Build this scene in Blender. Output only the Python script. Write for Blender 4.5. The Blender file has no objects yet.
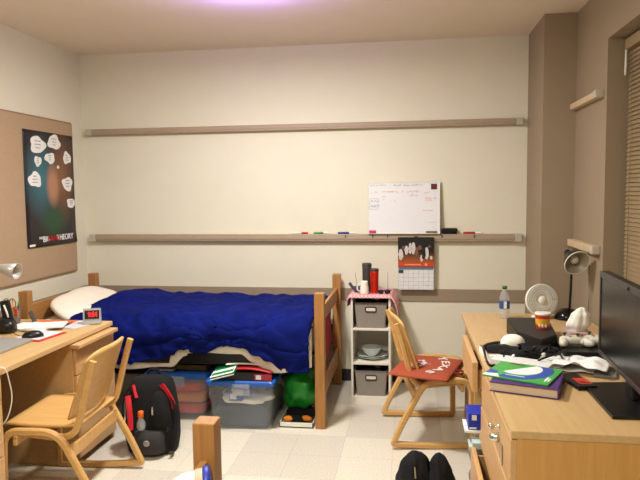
import bpy, bmesh, math, random
from mathutils import Vector, Matrix, noise
PI = math.pi
SC = bpy.context.scene
COL = SC.collection
random.seed(7)

# ------------------------------------------------------------------ materials
def lin(c):
    return tuple(((v/255.0)/12.92 if v/255.0 <= .04045 else ((v/255.0+.055)/1.055)**2.4) for v in c)

def base_mat(name, rgb, rough=.6, metal=0.0, spec=.4):
    m = bpy.data.materials.new(name); m.use_nodes = True
    b = m.node_tree.nodes['Principled BSDF']
    b.inputs['Base Color'].default_value = (*lin(rgb), 1)
    b.inputs['Roughness'].default_value = rough
    b.inputs['Metallic'].default_value = metal
    b.inputs['Specular IOR Level'].default_value = spec
    return m, m.node_tree, b

def mat(name, rgb, rough=.6, metal=0.0, spec=.4, var=.08, scale=30.0, bump=0.0, stretch=(1, 1, 1)):
    """plain surface with a light procedural mottling"""
    m, t, b = base_mat(name, rgb, rough, metal, spec)
    tc = t.nodes.new('ShaderNodeTexCoord'); mp = t.nodes.new('ShaderNodeMapping')
    mp.inputs['Scale'].default_value = stretch
    nz = t.nodes.new('ShaderNodeTexNoise'); nz.inputs['Scale'].default_value = scale; nz.inputs['Detail'].default_value = 4
    rp = t.nodes.new('ShaderNodeValToRGB')
    l = lin(rgb)
    rp.color_ramp.elements[0].position = .3; rp.color_ramp.elements[1].position = .7
    rp.color_ramp.elements[0].color = (*[max(0, v*(1-var)) for v in l], 1)
    rp.color_ramp.elements[1].color = (*[min(1, v*(1+var)) for v in l], 1)
    L = t.links
    L.new(tc.outputs['Object'], mp.inputs['Vector']); L.new(mp.outputs['Vector'], nz.inputs['Vector'])
    L.new(nz.outputs['Fac'], rp.inputs['Fac']); L.new(rp.outputs['Color'], b.inputs['Base Color'])
    if bump:
        bp = t.nodes.new('ShaderNodeBump'); bp.inputs['Strength'].default_value = bump; bp.inputs['Distance'].default_value = .01
        L.new(nz.outputs['Fac'], bp.inputs['Height']); L.new(bp.outputs['Normal'], b.inputs['Normal'])
    return m

def wood(name, rgb, rgb2, axis='x', rough=.38, scale=9.0):
    st = {'x': (.35, 5, 5), 'y': (5, .35, 5), 'z': (5, 5, .35)}[axis]
    m, t, b = base_mat(name, rgb, rough)
    tc = t.nodes.new('ShaderNodeTexCoord'); mp = t.nodes.new('ShaderNodeMapping')
    mp.inputs['Scale'].default_value = st
    nz = t.nodes.new('ShaderNodeTexNoise'); nz.inputs['Scale'].default_value = scale
    nz.inputs['Detail'].default_value = 6; nz.inputs['Distortion'].default_value = .6
    rp = t.nodes.new('ShaderNodeValToRGB')
    rp.color_ramp.elements[0].position = .3; rp.color_ramp.elements[1].position = .72
    rp.color_ramp.elements[0].color = (*lin(rgb2), 1); rp.color_ramp.elements[1].color = (*lin(rgb), 1)
    L = t.links
    L.new(tc.outputs['Object'], mp.inputs['Vector']); L.new(mp.outputs['Vector'], nz.inputs['Vector'])
    L.new(nz.outputs['Fac'], rp.inputs['Fac']); L.new(rp.outputs['Color'], b.inputs['Base Color'])
    return m

def emit(name, rgb, strength):
    m = bpy.data.materials.new(name); m.use_nodes = True
    b = m.node_tree.nodes['Principled BSDF']
    b.inputs['Base Color'].default_value = (*lin(rgb), 1)
    b.inputs['Emission Color'].default_value = (*lin(rgb), 1)
    b.inputs['Emission Strength'].default_value = strength
    return m

def clear(name, rgb, opacity=.35, rough=.3):
    """milky clear plastic: part see-through, part gloss"""
    m = bpy.data.materials.new(name); m.use_nodes = True
    t = m.node_tree; b = t.nodes['Principled BSDF']; out = t.nodes['Material Output']
    b.inputs['Base Color'].default_value = (*lin(rgb), 1); b.inputs['Roughness'].default_value = rough
    tr = t.nodes.new('ShaderNodeBsdfTransparent'); mx = t.nodes.new('ShaderNodeMixShader')
    nz = t.nodes.new('ShaderNodeTexNoise'); nz.inputs['Scale'].default_value = 6
    mr = t.nodes.new('ShaderNodeMapRange'); mr.inputs['To Min'].default_value = opacity-.06; mr.inputs['To Max'].default_value = opacity+.06
    t.links.new(nz.outputs['Fac'], mr.inputs['Value']); t.links.new(mr.outputs['Result'], mx.inputs[0])
    t.links.new(tr.outputs[0], mx.inputs[1]); t.links.new(b.outputs[0], mx.inputs[2]); t.links.new(mx.outputs[0], out.inputs[0])
    return m

# ------------------------------------------------------------------ mesh builder
class MB:
    def __init__(s): s.bm = bmesh.new(); s.mi = 0; s.smooth = False
    def _new(s, f0):
        s.bm.faces.ensure_lookup_table()
        for f in s.bm.faces[f0:]:
            f.material_index = s.mi; f.smooth = s.smooth
    def face(s, pts):
        n = len(s.bm.faces); s.bm.faces.new([s.bm.verts.new(p) for p in pts]); s._new(n); return s
    def box(s, x0, x1, y0, y1, z0, z1, bev=0.0, M=None):
        n = len(s.bm.faces)
        t = bmesh.new()
        r = bmesh.ops.create_cube(t, size=1)
        for v in t.verts:
            v.co = Vector(((x0+x1)/2+v.co.x*(x1-x0), (y0+y1)/2+v.co.y*(y1-y0), (z0+z1)/2+v.co.z*(z1-z0)))
        if bev: bmesh.ops.bevel(t, geom=t.edges[:], offset=bev, segments=2, profile=.5, affect='EDGES')
        if M is not None: bmesh.ops.transform(t, matrix=M, verts=t.verts)
        s.merge(t); s._new(n); return s
    def merge(s, t):
        me = bpy.data.meshes.new('tmp'); t.to_mesh(me); t.free(); s.bm.from_mesh(me); bpy.data.meshes.remove(me)
    def bar(s, a, b, w, h, bev=0.0):
        """box along a->b, w wide sideways, h high"""
        a, b = Vector(a), Vector(b); d = b-a; L = d.length; x = d.normalized()
        up = Vector((0, 0, 1)) if abs(x.z) < .95 else Vector((0, 1, 0))
        y = up.cross(x).normalized(); z = x.cross(y)
        M = Matrix((x, y, z)).transposed().to_4x4(); M.translation = (a+b)/2
        return s.box(-L/2, L/2, -w/2, w/2, -h/2, h/2, bev, M)
    def loft(s, rings, cap=True, closed=True):
        n = len(s.bm.faces); V = [[s.bm.verts.new(p) for p in r] for r in rings]
        m = len(V[0])
        for i in range(len(V)-1):
            for j in range(m if closed else m-1):
                k = (j+1) % m
                s.bm.faces.new((V[i][j], V[i][k], V[i+1][k], V[i+1][j]))
        if cap:
            s.bm.faces.new(V[0][::-1]); s.bm.faces.new(V[-1])
        s._new(n); return s
    def tube(s, pts, r, seg=8):
        pts = [Vector(p) for p in pts]; rings = []
        t = (pts[1]-pts[0]).normalized()
        u = t.orthogonal().normalized()
        for i, p in enumerate(pts):
            t2 = (pts[min(i+1, len(pts)-1)]-pts[max(i-1, 0)]).normalized()
            u = (u-t2*u.dot(t2)).normalized(); w = t2.cross(u)
            rr = r[i] if isinstance(r, (list, tuple)) else r
            rings.append([p+(u*math.cos(2*PI*k/seg)+w*math.sin(2*PI*k/seg))*rr for k in range(seg)])
        sm = s.smooth; s.smooth = True; s.loft(rings); s.smooth = sm; return s
    def ribbon(s, pts, nrm, w, t, closed=False):
        """rectangular section swept along a planar path; w along nrm, t in the plane"""
        pts = [Vector(p) for p in pts]; nrm = Vector(nrm).normalized(); rings = []; N = len(pts)
        for i, p in enumerate(pts):
            a = pts[(i-1) % N] if closed else pts[max(i-1, 0)]
            b = pts[(i+1) % N] if closed else pts[min(i+1, N-1)]
            d1 = (p-a).normalized() if (p-a).length > 1e-6 else (b-p).normalized()
            d2 = (b-p).normalized() if (b-p).length > 1e-6 else d1
            tg = (d1+d2).normalized(); o = tg.cross(nrm).normalized()
            k = 1/max(.6, math.sqrt(max(0.0, (1+d1.dot(d2))/2)))
            e = .22*t
            rings.append([p+nrm*x+o*y*k for x, y in ((-w/2+e, -t/2), (w/2-e, -t/2), (w/2, -t/2+e), (w/2, t/2-e), (w/2-e, t/2), (-w/2+e, t/2), (-w/2, t/2-e), (-w/2, -t/2+e))])
        if closed: rings.append(rings[0])
        return s.loft(rings, cap=not closed)
    def lathe(s, prof, c=(0, 0, 0), seg=24, M=None):
        """prof = [(r, z)...]"""
        n = len(s.bm.faces); t = bmesh.new(); V = []
        for r, z in prof:
            if r < 1e-6: V.append([t.verts.new((0, 0, z))])
            else: V.append([t.verts.new((r*math.cos(2*PI*k/seg), r*math.sin(2*PI*k/seg), z)) for k in range(seg)])
        for a, b in zip(V, V[1:]):
            for k in range(seg):
                q = (k+1) % seg
                if len(a) == 1 and len(b) == 1: continue
                if len(a) == 1: t.faces.new((a[0], b[q], b[k]))
                elif len(b) == 1: t.faces.new((a[k], a[q], b[0]))
                else: t.faces.new((a[k], a[q], b[q], b[k]))
        T = Matrix.Translation(c)
        if M is not None: T = T @ M
        bmesh.ops.transform(t, matrix=T, verts=t.verts); bmesh.ops.recalc_face_normals(t, faces=t.faces)
        sm = s.smooth; s.smooth = True; s.merge(t); s._new(n); s.smooth = sm; return s
    def prism(s, outline, th, M):
        """2-D outline extruded th along local z, placed by M"""
        n = len(s.bm.faces); t = bmesh.new()
        a = [t.verts.new((x, y, 0)) for x, y in outline]; b = [t.verts.new((x, y, th)) for x, y in outline]
        t.faces.new(a[::-1]); t.faces.new(b)
        for i in range(len(a)):
            j = (i+1) % len(a); t.faces.new((a[i], a[j], b[j], b[i]))
        bmesh.ops.recalc_face_normals(t, faces=t.faces)
        bmesh.ops.transform(t, matrix=M, verts=t.verts); s.merge(t); s._new(n); return s
    def grid(s, fn, nu, nv, th=0.0):
        """sheet fn(u,v); th thickens along -normal"""
        n = len(s.bm.faces)
        P = [[Vector(fn(i/nu, j/nv)) for j in range(nv+1)] for i in range(nu+1)]
        def nr(i, j):
            a = P[min(i+1, nu)][j]-P[max(i-1, 0)][j]; b = P[i][min(j+1, nv)]-P[i][max(j-1, 0)]
            c = a.cross(b); return c.normalized() if c.length > 1e-9 else Vector((0, 0, 1))
        V = [[s.bm.verts.new(p) for p in r] for r in P]
        for i in range(nu):
            for j in range(nv): s.bm.faces.new((V[i][j], V[i+1][j], V[i+1][j+1], V[i][j+1]))
        if th:
            W = [[s.bm.verts.new(P[i][j]-nr(i, j)*th) for j in range(nv+1)] for i in range(nu+1)]
            for i in range(nu):
                for j in range(nv): s.bm.faces.new((W[i][j], W[i][j+1], W[i+1][j+1], W[i+1][j]))
            for i in range(nu):
                s.bm.faces.new((V[i][0], W[i][0], W[i+1][0], V[i+1][0])); s.bm.faces.new((V[i+1][nv], W[i+1][nv], W[i][nv], V[i][nv]))
            for j in range(nv):
                s.bm.faces.new((V[0][j+1], W[0][j+1], W[0][j], V[0][j])); s.bm.faces.new((V[nu][j], W[nu][j], W[nu][j+1], V[nu][j+1]))
        sm = s.smooth; s.smooth = True; s._new(n); s.smooth = sm; return s
    def blob(s, c, r, pw=2.0, amp=0.0, freq=4.0, seed=0, M=None, nu=28, nv=16, flat=None):
        """superellipsoid lump with noise; flat = z under which it is pressed flat"""
        n = len(s.bm.faces); c = Vector(c); R = M or Matrix.Identity(3); e = 2.0/pw
        f = lambda w: math.copysign(abs(w)**e, w)
        def P(i, j):
            th = 2*PI*i/nu; ph = -PI/2+PI*j/nv
            d = Vector((f(math.cos(th))*f(math.cos(ph))*r[0], f(math.sin(th))*f(math.cos(ph))*r[1], f(math.sin(ph))*r[2]))
            p = R @ d
            if amp:
                q = c+p
                k = 1+amp*noise.noise(q*freq+Vector((seed*7.1, seed*3.3, seed)))+.5*amp*noise.noise(q*freq*2.3+Vector((seed, seed*5.7, 2)))
                p = p*k
            p = c+p
            if flat is not None and p.z < flat: p.z = flat
            return p
        bot = s.bm.verts.new(P(0, 0)); top = s.bm.verts.new(P(0, nv))
        V = [[s.bm.verts.new(P(i, j)) for j in range(1, nv)] for i in range(nu)]
        for i in range(nu):
            k = (i+1) % nu
            s.bm.faces.new((bot, V[k][0], V[i][0])); s.bm.faces.new((top, V[i][-1], V[k][-1]))
            for j in range(nv-2): s.bm.faces.new((V[i][j], V[k][j], V[k][j+1], V[i][j+1]))
        sm = s.smooth; s.smooth = True; s._new(n); s.smooth = sm; return s
    def text(s, body, size, M, th=.0006, bold=0.0, align='CENTER'):
        n = len(s.bm.faces)
        cu = bpy.data.curves.new('t', 'FONT'); cu.body = body; cu.size = size; cu.extrude = th; cu.offset = bold
        cu.align_x = align; cu.align_y = 'CENTER'
        o = bpy.data.objects.new('t', cu); COL.objects.link(o)
        dg = bpy.context.evaluated_depsgraph_get(); dg.update()
        me = bpy.data.meshes.new_from_object(o.evaluated_get(dg)); me.transform(M)
        s.bm.from_mesh(me); bpy.data.objects.remove(o); bpy.data.curves.remove(cu); bpy.data.meshes.remove(me)
        s._new(n); return s

def axes(x, y, o=(0, 0, 0)):
    """matrix with local x,y along the given vectors"""
    x = Vector(x).normalized(); y = Vector(y); y = (y-x*y.dot(x)).normalized(); z = x.cross(y)
    M = Matrix((x, y, z)).transposed().to_4x4(); M.translation = o; return M
def rotz(a, o=(0, 0, 0)):
    return Matrix.Translation(o) @ Matrix.Rotation(a, 4, 'Z')
def smoothpath(ctrl, k=6, closed=False):
    c = [Vector(p) for p in ctrl]; out = []; N = len(c)
    rng = range(N) if closed else range(N-1)
    for i in rng:
        p0 = c[(i-1) % N] if closed else c[max(i-1, 0)]; p1 = c[i]; p2 = c[(i+1) % N]
        p3 = c[(i+2) % N] if closed else c[min(i+2, N-1)]
        for q in range(k):
            t = q/k
            out.append(.5*((2*p1)+(-p0+p2)*t+(2*p0-5*p1+4*p2-p3)*t*t+(-p0+3*p1-3*p2+p3)*t**3))
    if not closed: out.append(c[-1])
    return out
def fillet(ctrl, rad, k=5, closed=False):
    """polyline with rounded corners"""
    c = [Vector(p) for p in ctrl]; N = len(c); out = []
    for i, p in enumerate(c):
        if not closed and i in (0, N-1): out.append(p); continue
        a, b = c[(i-1) % N], c[(i+1) % N]
        r = min(rad, (a-p).length*.48, (b-p).length*.48)
        s_, e_ = p+(a-p).normalized()*r, p+(b-p).normalized()*r
        for q in range(k+1):
            t = q/k; out.append((1-t)**2*s_+2*t*(1-t)*p+t*t*e_)
    return out
def interp(tab, x):
    if x <= tab[0][0]: return tab[0][1]
    for (a, p), (b, q) in zip(tab, tab[1:]):
        if x <= b:
            t = (x-a)/(b-a); t = t*t*(3-2*t); return p+(q-p)*t
    return tab[-1][1]

# ------------------------------------------------------------------ objects
ROOTM = {}
def thing(name, label, cat, loc=(0, 0, 0), rz=0.0, group=None):
    o = bpy.data.objects.new(name, None); COL.objects.link(o); o.empty_display_size = .05
    o.location = loc; o.rotation_euler = (0, 0, rz); o['label'] = label; o['category'] = cat
    if group: o['group'] = group
    ROOTM[o.name] = rotz(rz, loc); return o
def part(name, mb, mats, parent, label=None, world=True, kind=None):
    """mesh built in world coordinates (or in the thing's own, world=False) becomes a child"""
    me = bpy.data.meshes.new(name)
    M = ROOTM[parent.name]
    if world: bmesh.ops.transform(mb.bm, matrix=M.inverted(), verts=mb.bm.verts)
    bmesh.ops.recalc_face_normals(mb.bm, faces=mb.bm.faces)
    mb.bm.to_mesh(me); mb.bm.free()
    for m in (mats if isinstance(mats, (list, tuple)) else [mats]): me.materials.append(m)
    o = bpy.data.objects.new(name, me); COL.objects.link(o); o.parent = parent
    if label: o['label'] = label
    if kind: o['kind'] = kind
    ROOTM[o.name] = M; return o
def solo(name, mb, mats, label, cat, loc=(0, 0, 0), group=None, kind=None, recalc=True):
    me = bpy.data.meshes.new(name)
    bmesh.ops.transform(mb.bm, matrix=Matrix.Translation(-Vector(loc)), verts=mb.bm.verts)
    if recalc: bmesh.ops.recalc_face_normals(mb.bm, faces=mb.bm.faces)
    mb.bm.to_mesh(me); mb.bm.free()
    for m in (mats if isinstance(mats, (list, tuple)) else [mats]): me.materials.append(m)
    o = bpy.data.objects.new(name, me); COL.objects.link(o); o.location = loc
    if label: o['label'] = label
    if cat: o['category'] = cat
    if group: o['group'] = group
    if kind: o['kind'] = kind
    ROOTM[o.name] = Matrix.Translation(loc); return o
def struct(name, mb, mats, label, cat, loc=(0, 0, 0)):
    return solo(name, mb, mats, label, cat, loc, kind='structure')
def copy_tree(o, loc, rz, label):
    def cp(x, par):
        c = x.copy(); COL.objects.link(c); c.parent = par
        for k in list(x.children): cp(k, c)
        return c
    r = cp(o, None); r.location = loc; r.rotation_euler = (0, 0, rz); r['label'] = label
    ROOTM[r.name] = rotz(rz, loc); return r

# palette
DESK = wood('maple_laminate', (206, 172, 124), (196, 160, 112), 'y')
DESKE = wood('maple_edge', (208, 166, 118), (198, 154, 104), 'y')
CHAIRW = wood('beech_chair', (218, 174, 112), (206, 158, 96), 'x', .35)
OAK = wood('oak_bed', (176, 126, 72), (154, 104, 54), 'z', .4, 12)
OAKH = wood('oak_bed_rail', (178, 128, 74), (158, 108, 58), 'y', .4, 12)
SHADEWOOD = mat('shadow_back_panel', (96, 66, 44), .6)  # kneehole shade painted into the colour of the desk back panels
BLACK = mat('black_plastic', (18, 18, 20), .35, scale=50)
BLACKF = mat('black_fabric', (11, 11, 15), .9, scale=120, bump=.3, var=.25)
CHROME = mat('chrome', (205, 205, 200), .18, 1.0, var=.03)
WHITEP = mat('white_plastic', (232, 228, 220), .4, var=.03)
PAPER = mat('white_paper', (238, 236, 236), .8, var=.03, scale=12)
GREYP = mat('grey_plastic', (150, 148, 146), .45, var=.05)
DGREY = mat('dark_grey', (62, 60, 60), .5)
REDP = mat('red_plastic', (200, 40, 24), .3)
ORANGE = mat('orange_paper', (222, 104, 48), .7)
WALLC = mat('cream_wall_paint', (226, 220, 202), .75, var=.015, scale=3, bump=.03)
TAUPE = mat('taupe_wall_paint', (152, 134, 112), .75, var=.02, scale=3, bump=.03)

# ------------------------------------------------------------------ the room
XL, XR, XW, D, HC, YP, YN = -2.8, .901, 1.115, 5.037, 2.757, 4.472, -1.3
def floor_mat():
    m, t, b = base_mat('vinyl_tile', (215, 200, 175), .32)
    N, L = t.nodes, t.links
    tc = N.new('ShaderNodeTexCoord'); mp = N.new('ShaderNodeMapping')
    mp.inputs['Location'].default_value = (1.02/.61, -3.85/.61, .5); mp.inputs['Scale'].default_value = (1/.61, 1/.61, 0)
    ck = N.new('ShaderNodeTexChecker'); ck.inputs['Scale'].default_value = 1
    ck.inputs['Color1'].default_value = (*lin((212, 204, 192)), 1); ck.inputs['Color2'].default_value = (*lin((224, 216, 201)), 1)
    n1 = N.new('ShaderNodeTexNoise'); n1.inputs['Scale'].default_value = 90; n1.inputs['Detail'].default_value = 3
    mr = N.new('ShaderNodeMapRange'); mr.inputs['From Min'].default_value = .3; mr.inputs['From Max'].default_value = .7
    mr.inputs['To Min'].default_value = .86; mr.inputs['To Max'].default_value = 1.08
    mx = N.new('ShaderNodeMix'); mx.data_type = 'RGBA'; mx.blend_type = 'MULTIPLY'; mx.inputs['Factor'].default_value = 1
    br = N.new('ShaderNodeTexBrick'); br.offset = 0; br.inputs['Scale'].default_value = 1
    br.inputs['Brick Width'].default_value = .5; br.inputs['Row Height'].default_value = .5; br.inputs['Mortar Size'].default_value = .0022
    br.inputs['Color1'].default_value = br.inputs['Color2'].default_value = (1, 1, 1, 1); br.inputs['Mortar'].default_value = (.72, .7, .66, 1)
    mx2 = N.new('ShaderNodeMix'); mx2.data_type = 'RGBA'; mx2.blend_type = 'MULTIPLY'; mx2.inputs['Factor'].default_value = 1
    L.new(tc.outputs['Object'], mp.inputs['Vector']); L.new(mp.outputs['Vector'], ck.inputs['Vector']); L.new(mp.outputs['Vector'], br.inputs['Vector'])
    L.new(tc.outputs['Object'], n1.inputs['Vector']); L.new(n1.outputs['Fac'], mr.inputs['Value'])
    L.new(ck.outputs['Color'], mx.inputs[6]); L.new(mr.outputs['Result'], mx.inputs[7])
    L.new(mx.outputs[2], mx2.inputs[6]); L.new(br.outputs['Color'], mx2.inputs[7]); L.new(mx2.outputs[2], b.inputs['Base Color'])
    return m
struct('floor', MB().box(XL-.15, XW+.35, YN-.1, D+.15, -.1, 0), floor_mat(), 'cream speckled vinyl tile floor laid in a pale checker', 'floor')
CEIL = mat('ceiling_paint', (234, 220, 202), .85, var=.015, scale=4)
struct('ceiling', MB().box(XL-.15, XW+.35, YN-.1, D+.15, HC, HC+.1), CEIL, 'plain cream painted ceiling', 'ceiling')
struct('wall_back', MB().box(XL-.15, XW+.35, D, D+.15, 0, HC), WALLC, 'cream painted back wall behind the bed', 'wall')
struct('wall_left', MB().box(XL-.15, XL, YN, D, 0, HC), WALLC, 'cream side wall carrying the tan tackboard', 'wall')
struct('wall_front', MB().box(XL-.15, XW+.35, YN-.1, YN, 0, HC), WALLC, 'cream wall behind the viewer', 'wall')
WY0, WY1, WZ0, WZ1 = 1.3, 3.8, .98, 2.425
w = MB()
w.box(XW, XW+.25, WY1, YP+.02, 0, HC).box(XW, XW+.25, YN, WY0, 0, HC)
w.box(XW, XW+.25, WY0, WY1, 0, WZ0).box(XW, XW+.25, WY0, WY1, WZ1, HC)
struct('wall_right', w, TAUPE, 'taupe window wall beside the cluttered desk', 'wall')
struct('wall_corner', MB().box(XR, XW+.25, YP, D, 0, HC), TAUPE, 'taupe boxed column in the corner next to the window wall', 'wall')
BAND = mat('grey_taupe_band', (152, 134, 116), .6, var=.03)
struct('trim_1', MB().box(XL, XR, D-.012, D, .68, .78, .002), BAND, 'taupe chair rail band along the cream back wall', 'trim')
struct('trim_2', MB().box(XL, XL+.012, YN, D-.012, .68, .78, .002), BAND, 'taupe chair rail band along the tackboard wall', 'trim')
BASEM = mat('black_vinyl_base', (40, 36, 36), .5)
struct('baseboard_back', MB().box(XL+.012, XR, D-.008, D, 0, .1, .002), BASEM, 'black vinyl baseboard at the foot of the back wall', 'baseboard')
struct('baseboard_left', MB().box(XL, XL+.008, YN, D-.01, 0, .1, .002), BASEM, 'black vinyl baseboard at the foot of the tackboard wall', 'baseboard')

# window with blind
wf = MB()
FX = XW+.2
for a in ((WY0, WY0+.05, WZ0, WZ1), (WY1-.05, WY1, WZ0, WZ1), (WY0, WY1, WZ0, WZ0+.05), (WY0, WY1, WZ1-.05, WZ1), (2.52, 2.57, WZ0, WZ1)):
    wf.box(FX, FX+.04, a[0], a[1], a[2], a[3])
win = struct('window_1', wf, mat('window_frame', (120, 104, 86), .5), 'wide window recessed in the taupe wall', 'window')
part('glass_pane', MB().box(FX+.015, FX+.02, WY0+.05, WY1-.05, WZ0+.05, WZ1-.05), mat('night_glass', (14, 16, 20), .05, spec=.8), win)
BLD = mat('tan_blind', (150, 128, 98), .5, var=.06)
bl = thing('window_blind', 'tan horizontal slat blind closed inside the window recess', 'blind', (XW+.1, 2.55, WZ0))
part('headrail', MB().box(XW+.085, XW+.135, WY0+.02, WY1-.02, WZ1-.075, WZ1-.015, .004), BLD, bl)
sl = MB()
for k in range(56):
    z = WZ1-.095-k*.0245
    if z < WZ0+.02: break
    sl.box(-.014, .014, WY0+.03, WY1-.03, -.001, .001, 0, Matrix.Translation((XW+.11, 0, z)) @ Matrix.Rotation(math.radians(-66), 4, 'Y'))
part('slats', sl, BLD, bl)
for y in (WY1-.12, WY1-.55, 2.5): part('ladder_cord', MB().tube([(XW+.094, y, WZ1-.08), (XW+.094, y, WZ0+.03)], .002, 5), BLD, bl)
part('tilt_wand', MB().tube([(XW+.08, WY1-.06, WZ1-.08), (XW+.078, WY1-.06, WZ1-.22)], .006, 8), WHITEP, bl)

# display rails on the back wall and window wall
RAIL = mat('rail_vinyl', (168, 148, 128), .5, var=.03)
CAPM = mat('rail_cap', (190, 180, 166), .4)
def hrail(z0, z1, label, hooks=()):
    r = thing('display_rail', label, 'rail', (-.95, D, z0), group=None)
    zm = (z0+z1)/2
    part('rail_body', MB().box(-2.69, .81, D-.045, D, z0, z1, .006).box(-2.69, .81, D-.05, D-.04, z0+.016, z1-.02, .003), RAIL, r)
    for x in (-2.745, .81): part('end_cap', MB().box(x, x+.055, D-.05, D, z0-.003, z1+.003, .006), CAPM, r)
    for x in hooks: part('hook', MB().box(x-.004, x+.004, D-.056, D-.045, z1-.028, z1-.006, .001), DGREY, r)
hrail(2.075, 2.125, 'taupe display rail mounted high on the cream back wall, nothing on it')
hrail(1.168, 1.228, 'taupe display rail at mid height holding the whiteboard and markers', (-.52, -.3, -.18, .25, .5))
for z0, z1, lb in ((2.105, 2.145, 'short tan rail high on the window wall next to the corner column'), (1.185, 1.232, 'short tan rail low on the window wall above the black lamp')):
    r = thing('display_rail', lb, 'rail', (XW, 4.15, z0))
    part('rail_body', MB().box(XW-.045, XW, 3.9, YP-.02, z0, z1, .006), mat('rail_light', (206, 182, 150), .45), r)
    part('end_cap', MB().box(XW-.05, XW, 3.85, 3.9, z0-.003, z1+.003, .006), CAPM, r)

# tackboard and poster on the left wall
def rrect(w_, h_, r, k=4):
    o = []
    for cx, cy, a0 in ((w_/2-r, h_/2-r, 0), (-w_/2+r, h_/2-r, PI/2), (-w_/2+r, -h_/2+r, PI), (w_/2-r, -h_/2+r, 1.5*PI)):
        for q in range(k+1):
            a = a0+PI/2*q/k; o.append((cx+r*math.cos(a), cy+r*math.sin(a)))
    return o
CORK = mat('tackboard_fabric', (178, 150, 122), .9, var=.04, scale=80, bump=.1)
cb = thing('tackboard', 'big tan fabric tackboard on the wall above the desk', 'board', (XL, 3.6, .93))
MP = lambda y, z, x: axes((0, 1, 0), (0, 0, 1), (x, y, z))
part('frame', MB().prism(rrect(2.5, 1.236, .02), .014, MP(3.603, 1.548, XL)), mat('tackboard_edge', (150, 120, 92), .6), cb)
part('panel', MB().prism(rrect(2.475, 1.211, .016), .006, MP(3.603, 1.548, XL+.0125)), CORK, cb)

def poster_mat():
    m, t, b = base_mat('poster_print', (20, 18, 24), .35)
    N, L = t.nodes, t.links
    tc = N.new('ShaderNodeTexCoord'); cur = None
    def spot(cx, cz, rx, rz_, col, p=1.0):
        nonlocal cur
        mp = N.new('ShaderNodeMapping'); mp.vector_type = 'TEXTURE'
        mp.inputs['Location'].default_value = (0, cx, cz); mp.inputs['Scale'].default_value = (1, rx, rz_)
        L.new(tc.outputs['Object'], mp.inputs['Vector'])
        g = N.new('ShaderNodeTexGradient'); g.gradient_type = 'SPHERICAL'; L.new(mp.outputs['Vector'], g.inputs['Vector'])
        pw = N.new('ShaderNodeMath'); pw.operation = 'MULTIPLY'; pw.use_clamp = True; pw.inputs[1].default_value = p
        L.new(g.outputs['Fac'], pw.inputs[0])
        mx = N.new('ShaderNodeMix'); mx.data_type = 'RGBA'
        L.new(pw.outputs[0], mx.inputs['Factor'])
        if cur is None: mx.inputs[6].default_value = (*lin((34, 24, 34)), 1)
        else: L.new(cur, mx.inputs[6])
        mx.inputs[7].default_value = (*lin(col), 1); cur = mx.outputs[2]
    spot(-.12, .08, .24, .36, (52, 116, 132), 1.0)
    spot(.16, .10, .20, .42, (140, 92, 62), 1.0)
    spot(.03, -.25, .22, .17, (30, 74, 48), 1.4)
    spot(.03, .03, .11, .19, (178, 128, 98), 1.7)
    L.new(cur, b.inputs['Base Color'])
    return m
PYC, PZC = 4.5, 1.617
po = thing('wall_poster', 'tall dark poster with white speech bubbles pinned on the tackboard', 'poster', (XL+.022, PYC, PZC))
def psurf(u, v):
    y = PYC-.335+.67*u; z = PZC-.437+.874*v
    return (XL+.0215+.012*max(0, .12-v)/.12*(.5+.5*u), y, z)
psh = part('sheet', MB().grid(psurf, 12, 24, .0008), poster_mat(), po)
BINK = mat('bubble_ink', (150, 146, 150), .7)
for (u, v, ru, rv, sd) in ((.27, .88, .17, .085, 1), (.60, .92, .15, .075, 2), (.50, .775, .12, .055, 3), (.26, .74, .08, .05, 4), (.86, .79, .10, .065, 5), (.19, .58, .14, .075, 6), (.85, .55, .13, .075, 7), (.92, .37, .12, .05, 8), (.66, .70, .03, .018, 9)):
    pm = MB(); pt2 = MB(); o = []
    for k in range(22):
        a = 2*PI*k/22; rr = .86+.11*math.sin(3*a+sd*1.7)+.06*math.sin(5*a+sd)
        o.append((max(-.332, min(.332, (u-.5)*.67+ru*.67*rr*math.cos(a))), max(-.43, min(.432, (v-.5)*.874+rv*.874*rr*math.sin(a)))))
    pm.prism(o, .0006, MP(PYC, PZC, XL+.0226))
    if ru > .05:
        for q in range(3):
            L_ = ru*.67*(.5+.2*math.sin(sd+q)); zc = (v-.5)*.874+(.5-q*.5)*rv*.6
            x_ = max(-.31, min(.31-L_, (u-.5)*.67-L_/2))
            pt2.prism([(x_, zc), (x_+L_, zc), (x_+L_, zc+.006), (x_, zc+.006)], .0003, MP(PYC, PZC, XL+.0233))
        part('bubble_writing', pt2, BINK, psh)
    part('speech_bubble', pm, PAPER, psh)
t1 = MB(); TM = lambda y, z: axes((0, 1, 0), (0, 0, 1), (XL+.0305, PYC+y, PZC+z))
t1.text('THE', .026, TM(-.178, -.372), bold=.0006).text('BIG', .062, TM(-.105, -.385), bold=.0012); t1b = MB().text('THEORY', .062, TM(.155, -.385), bold=.0012)
part('white_title', t1, PAPER, psh); part('white_title', t1b, PAPER, psh)
part('red_title', MB().text('BANG', .062, TM(-.005, -.385), bold=.0012), mat('title_red', (190, 30, 34), .5), psh)
part('corner_mark', MB().box(XL+.03, XL+.0306, PYC-.32, PYC-.25, PZC-.428, PZC-.412), PAPER, psh)

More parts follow.
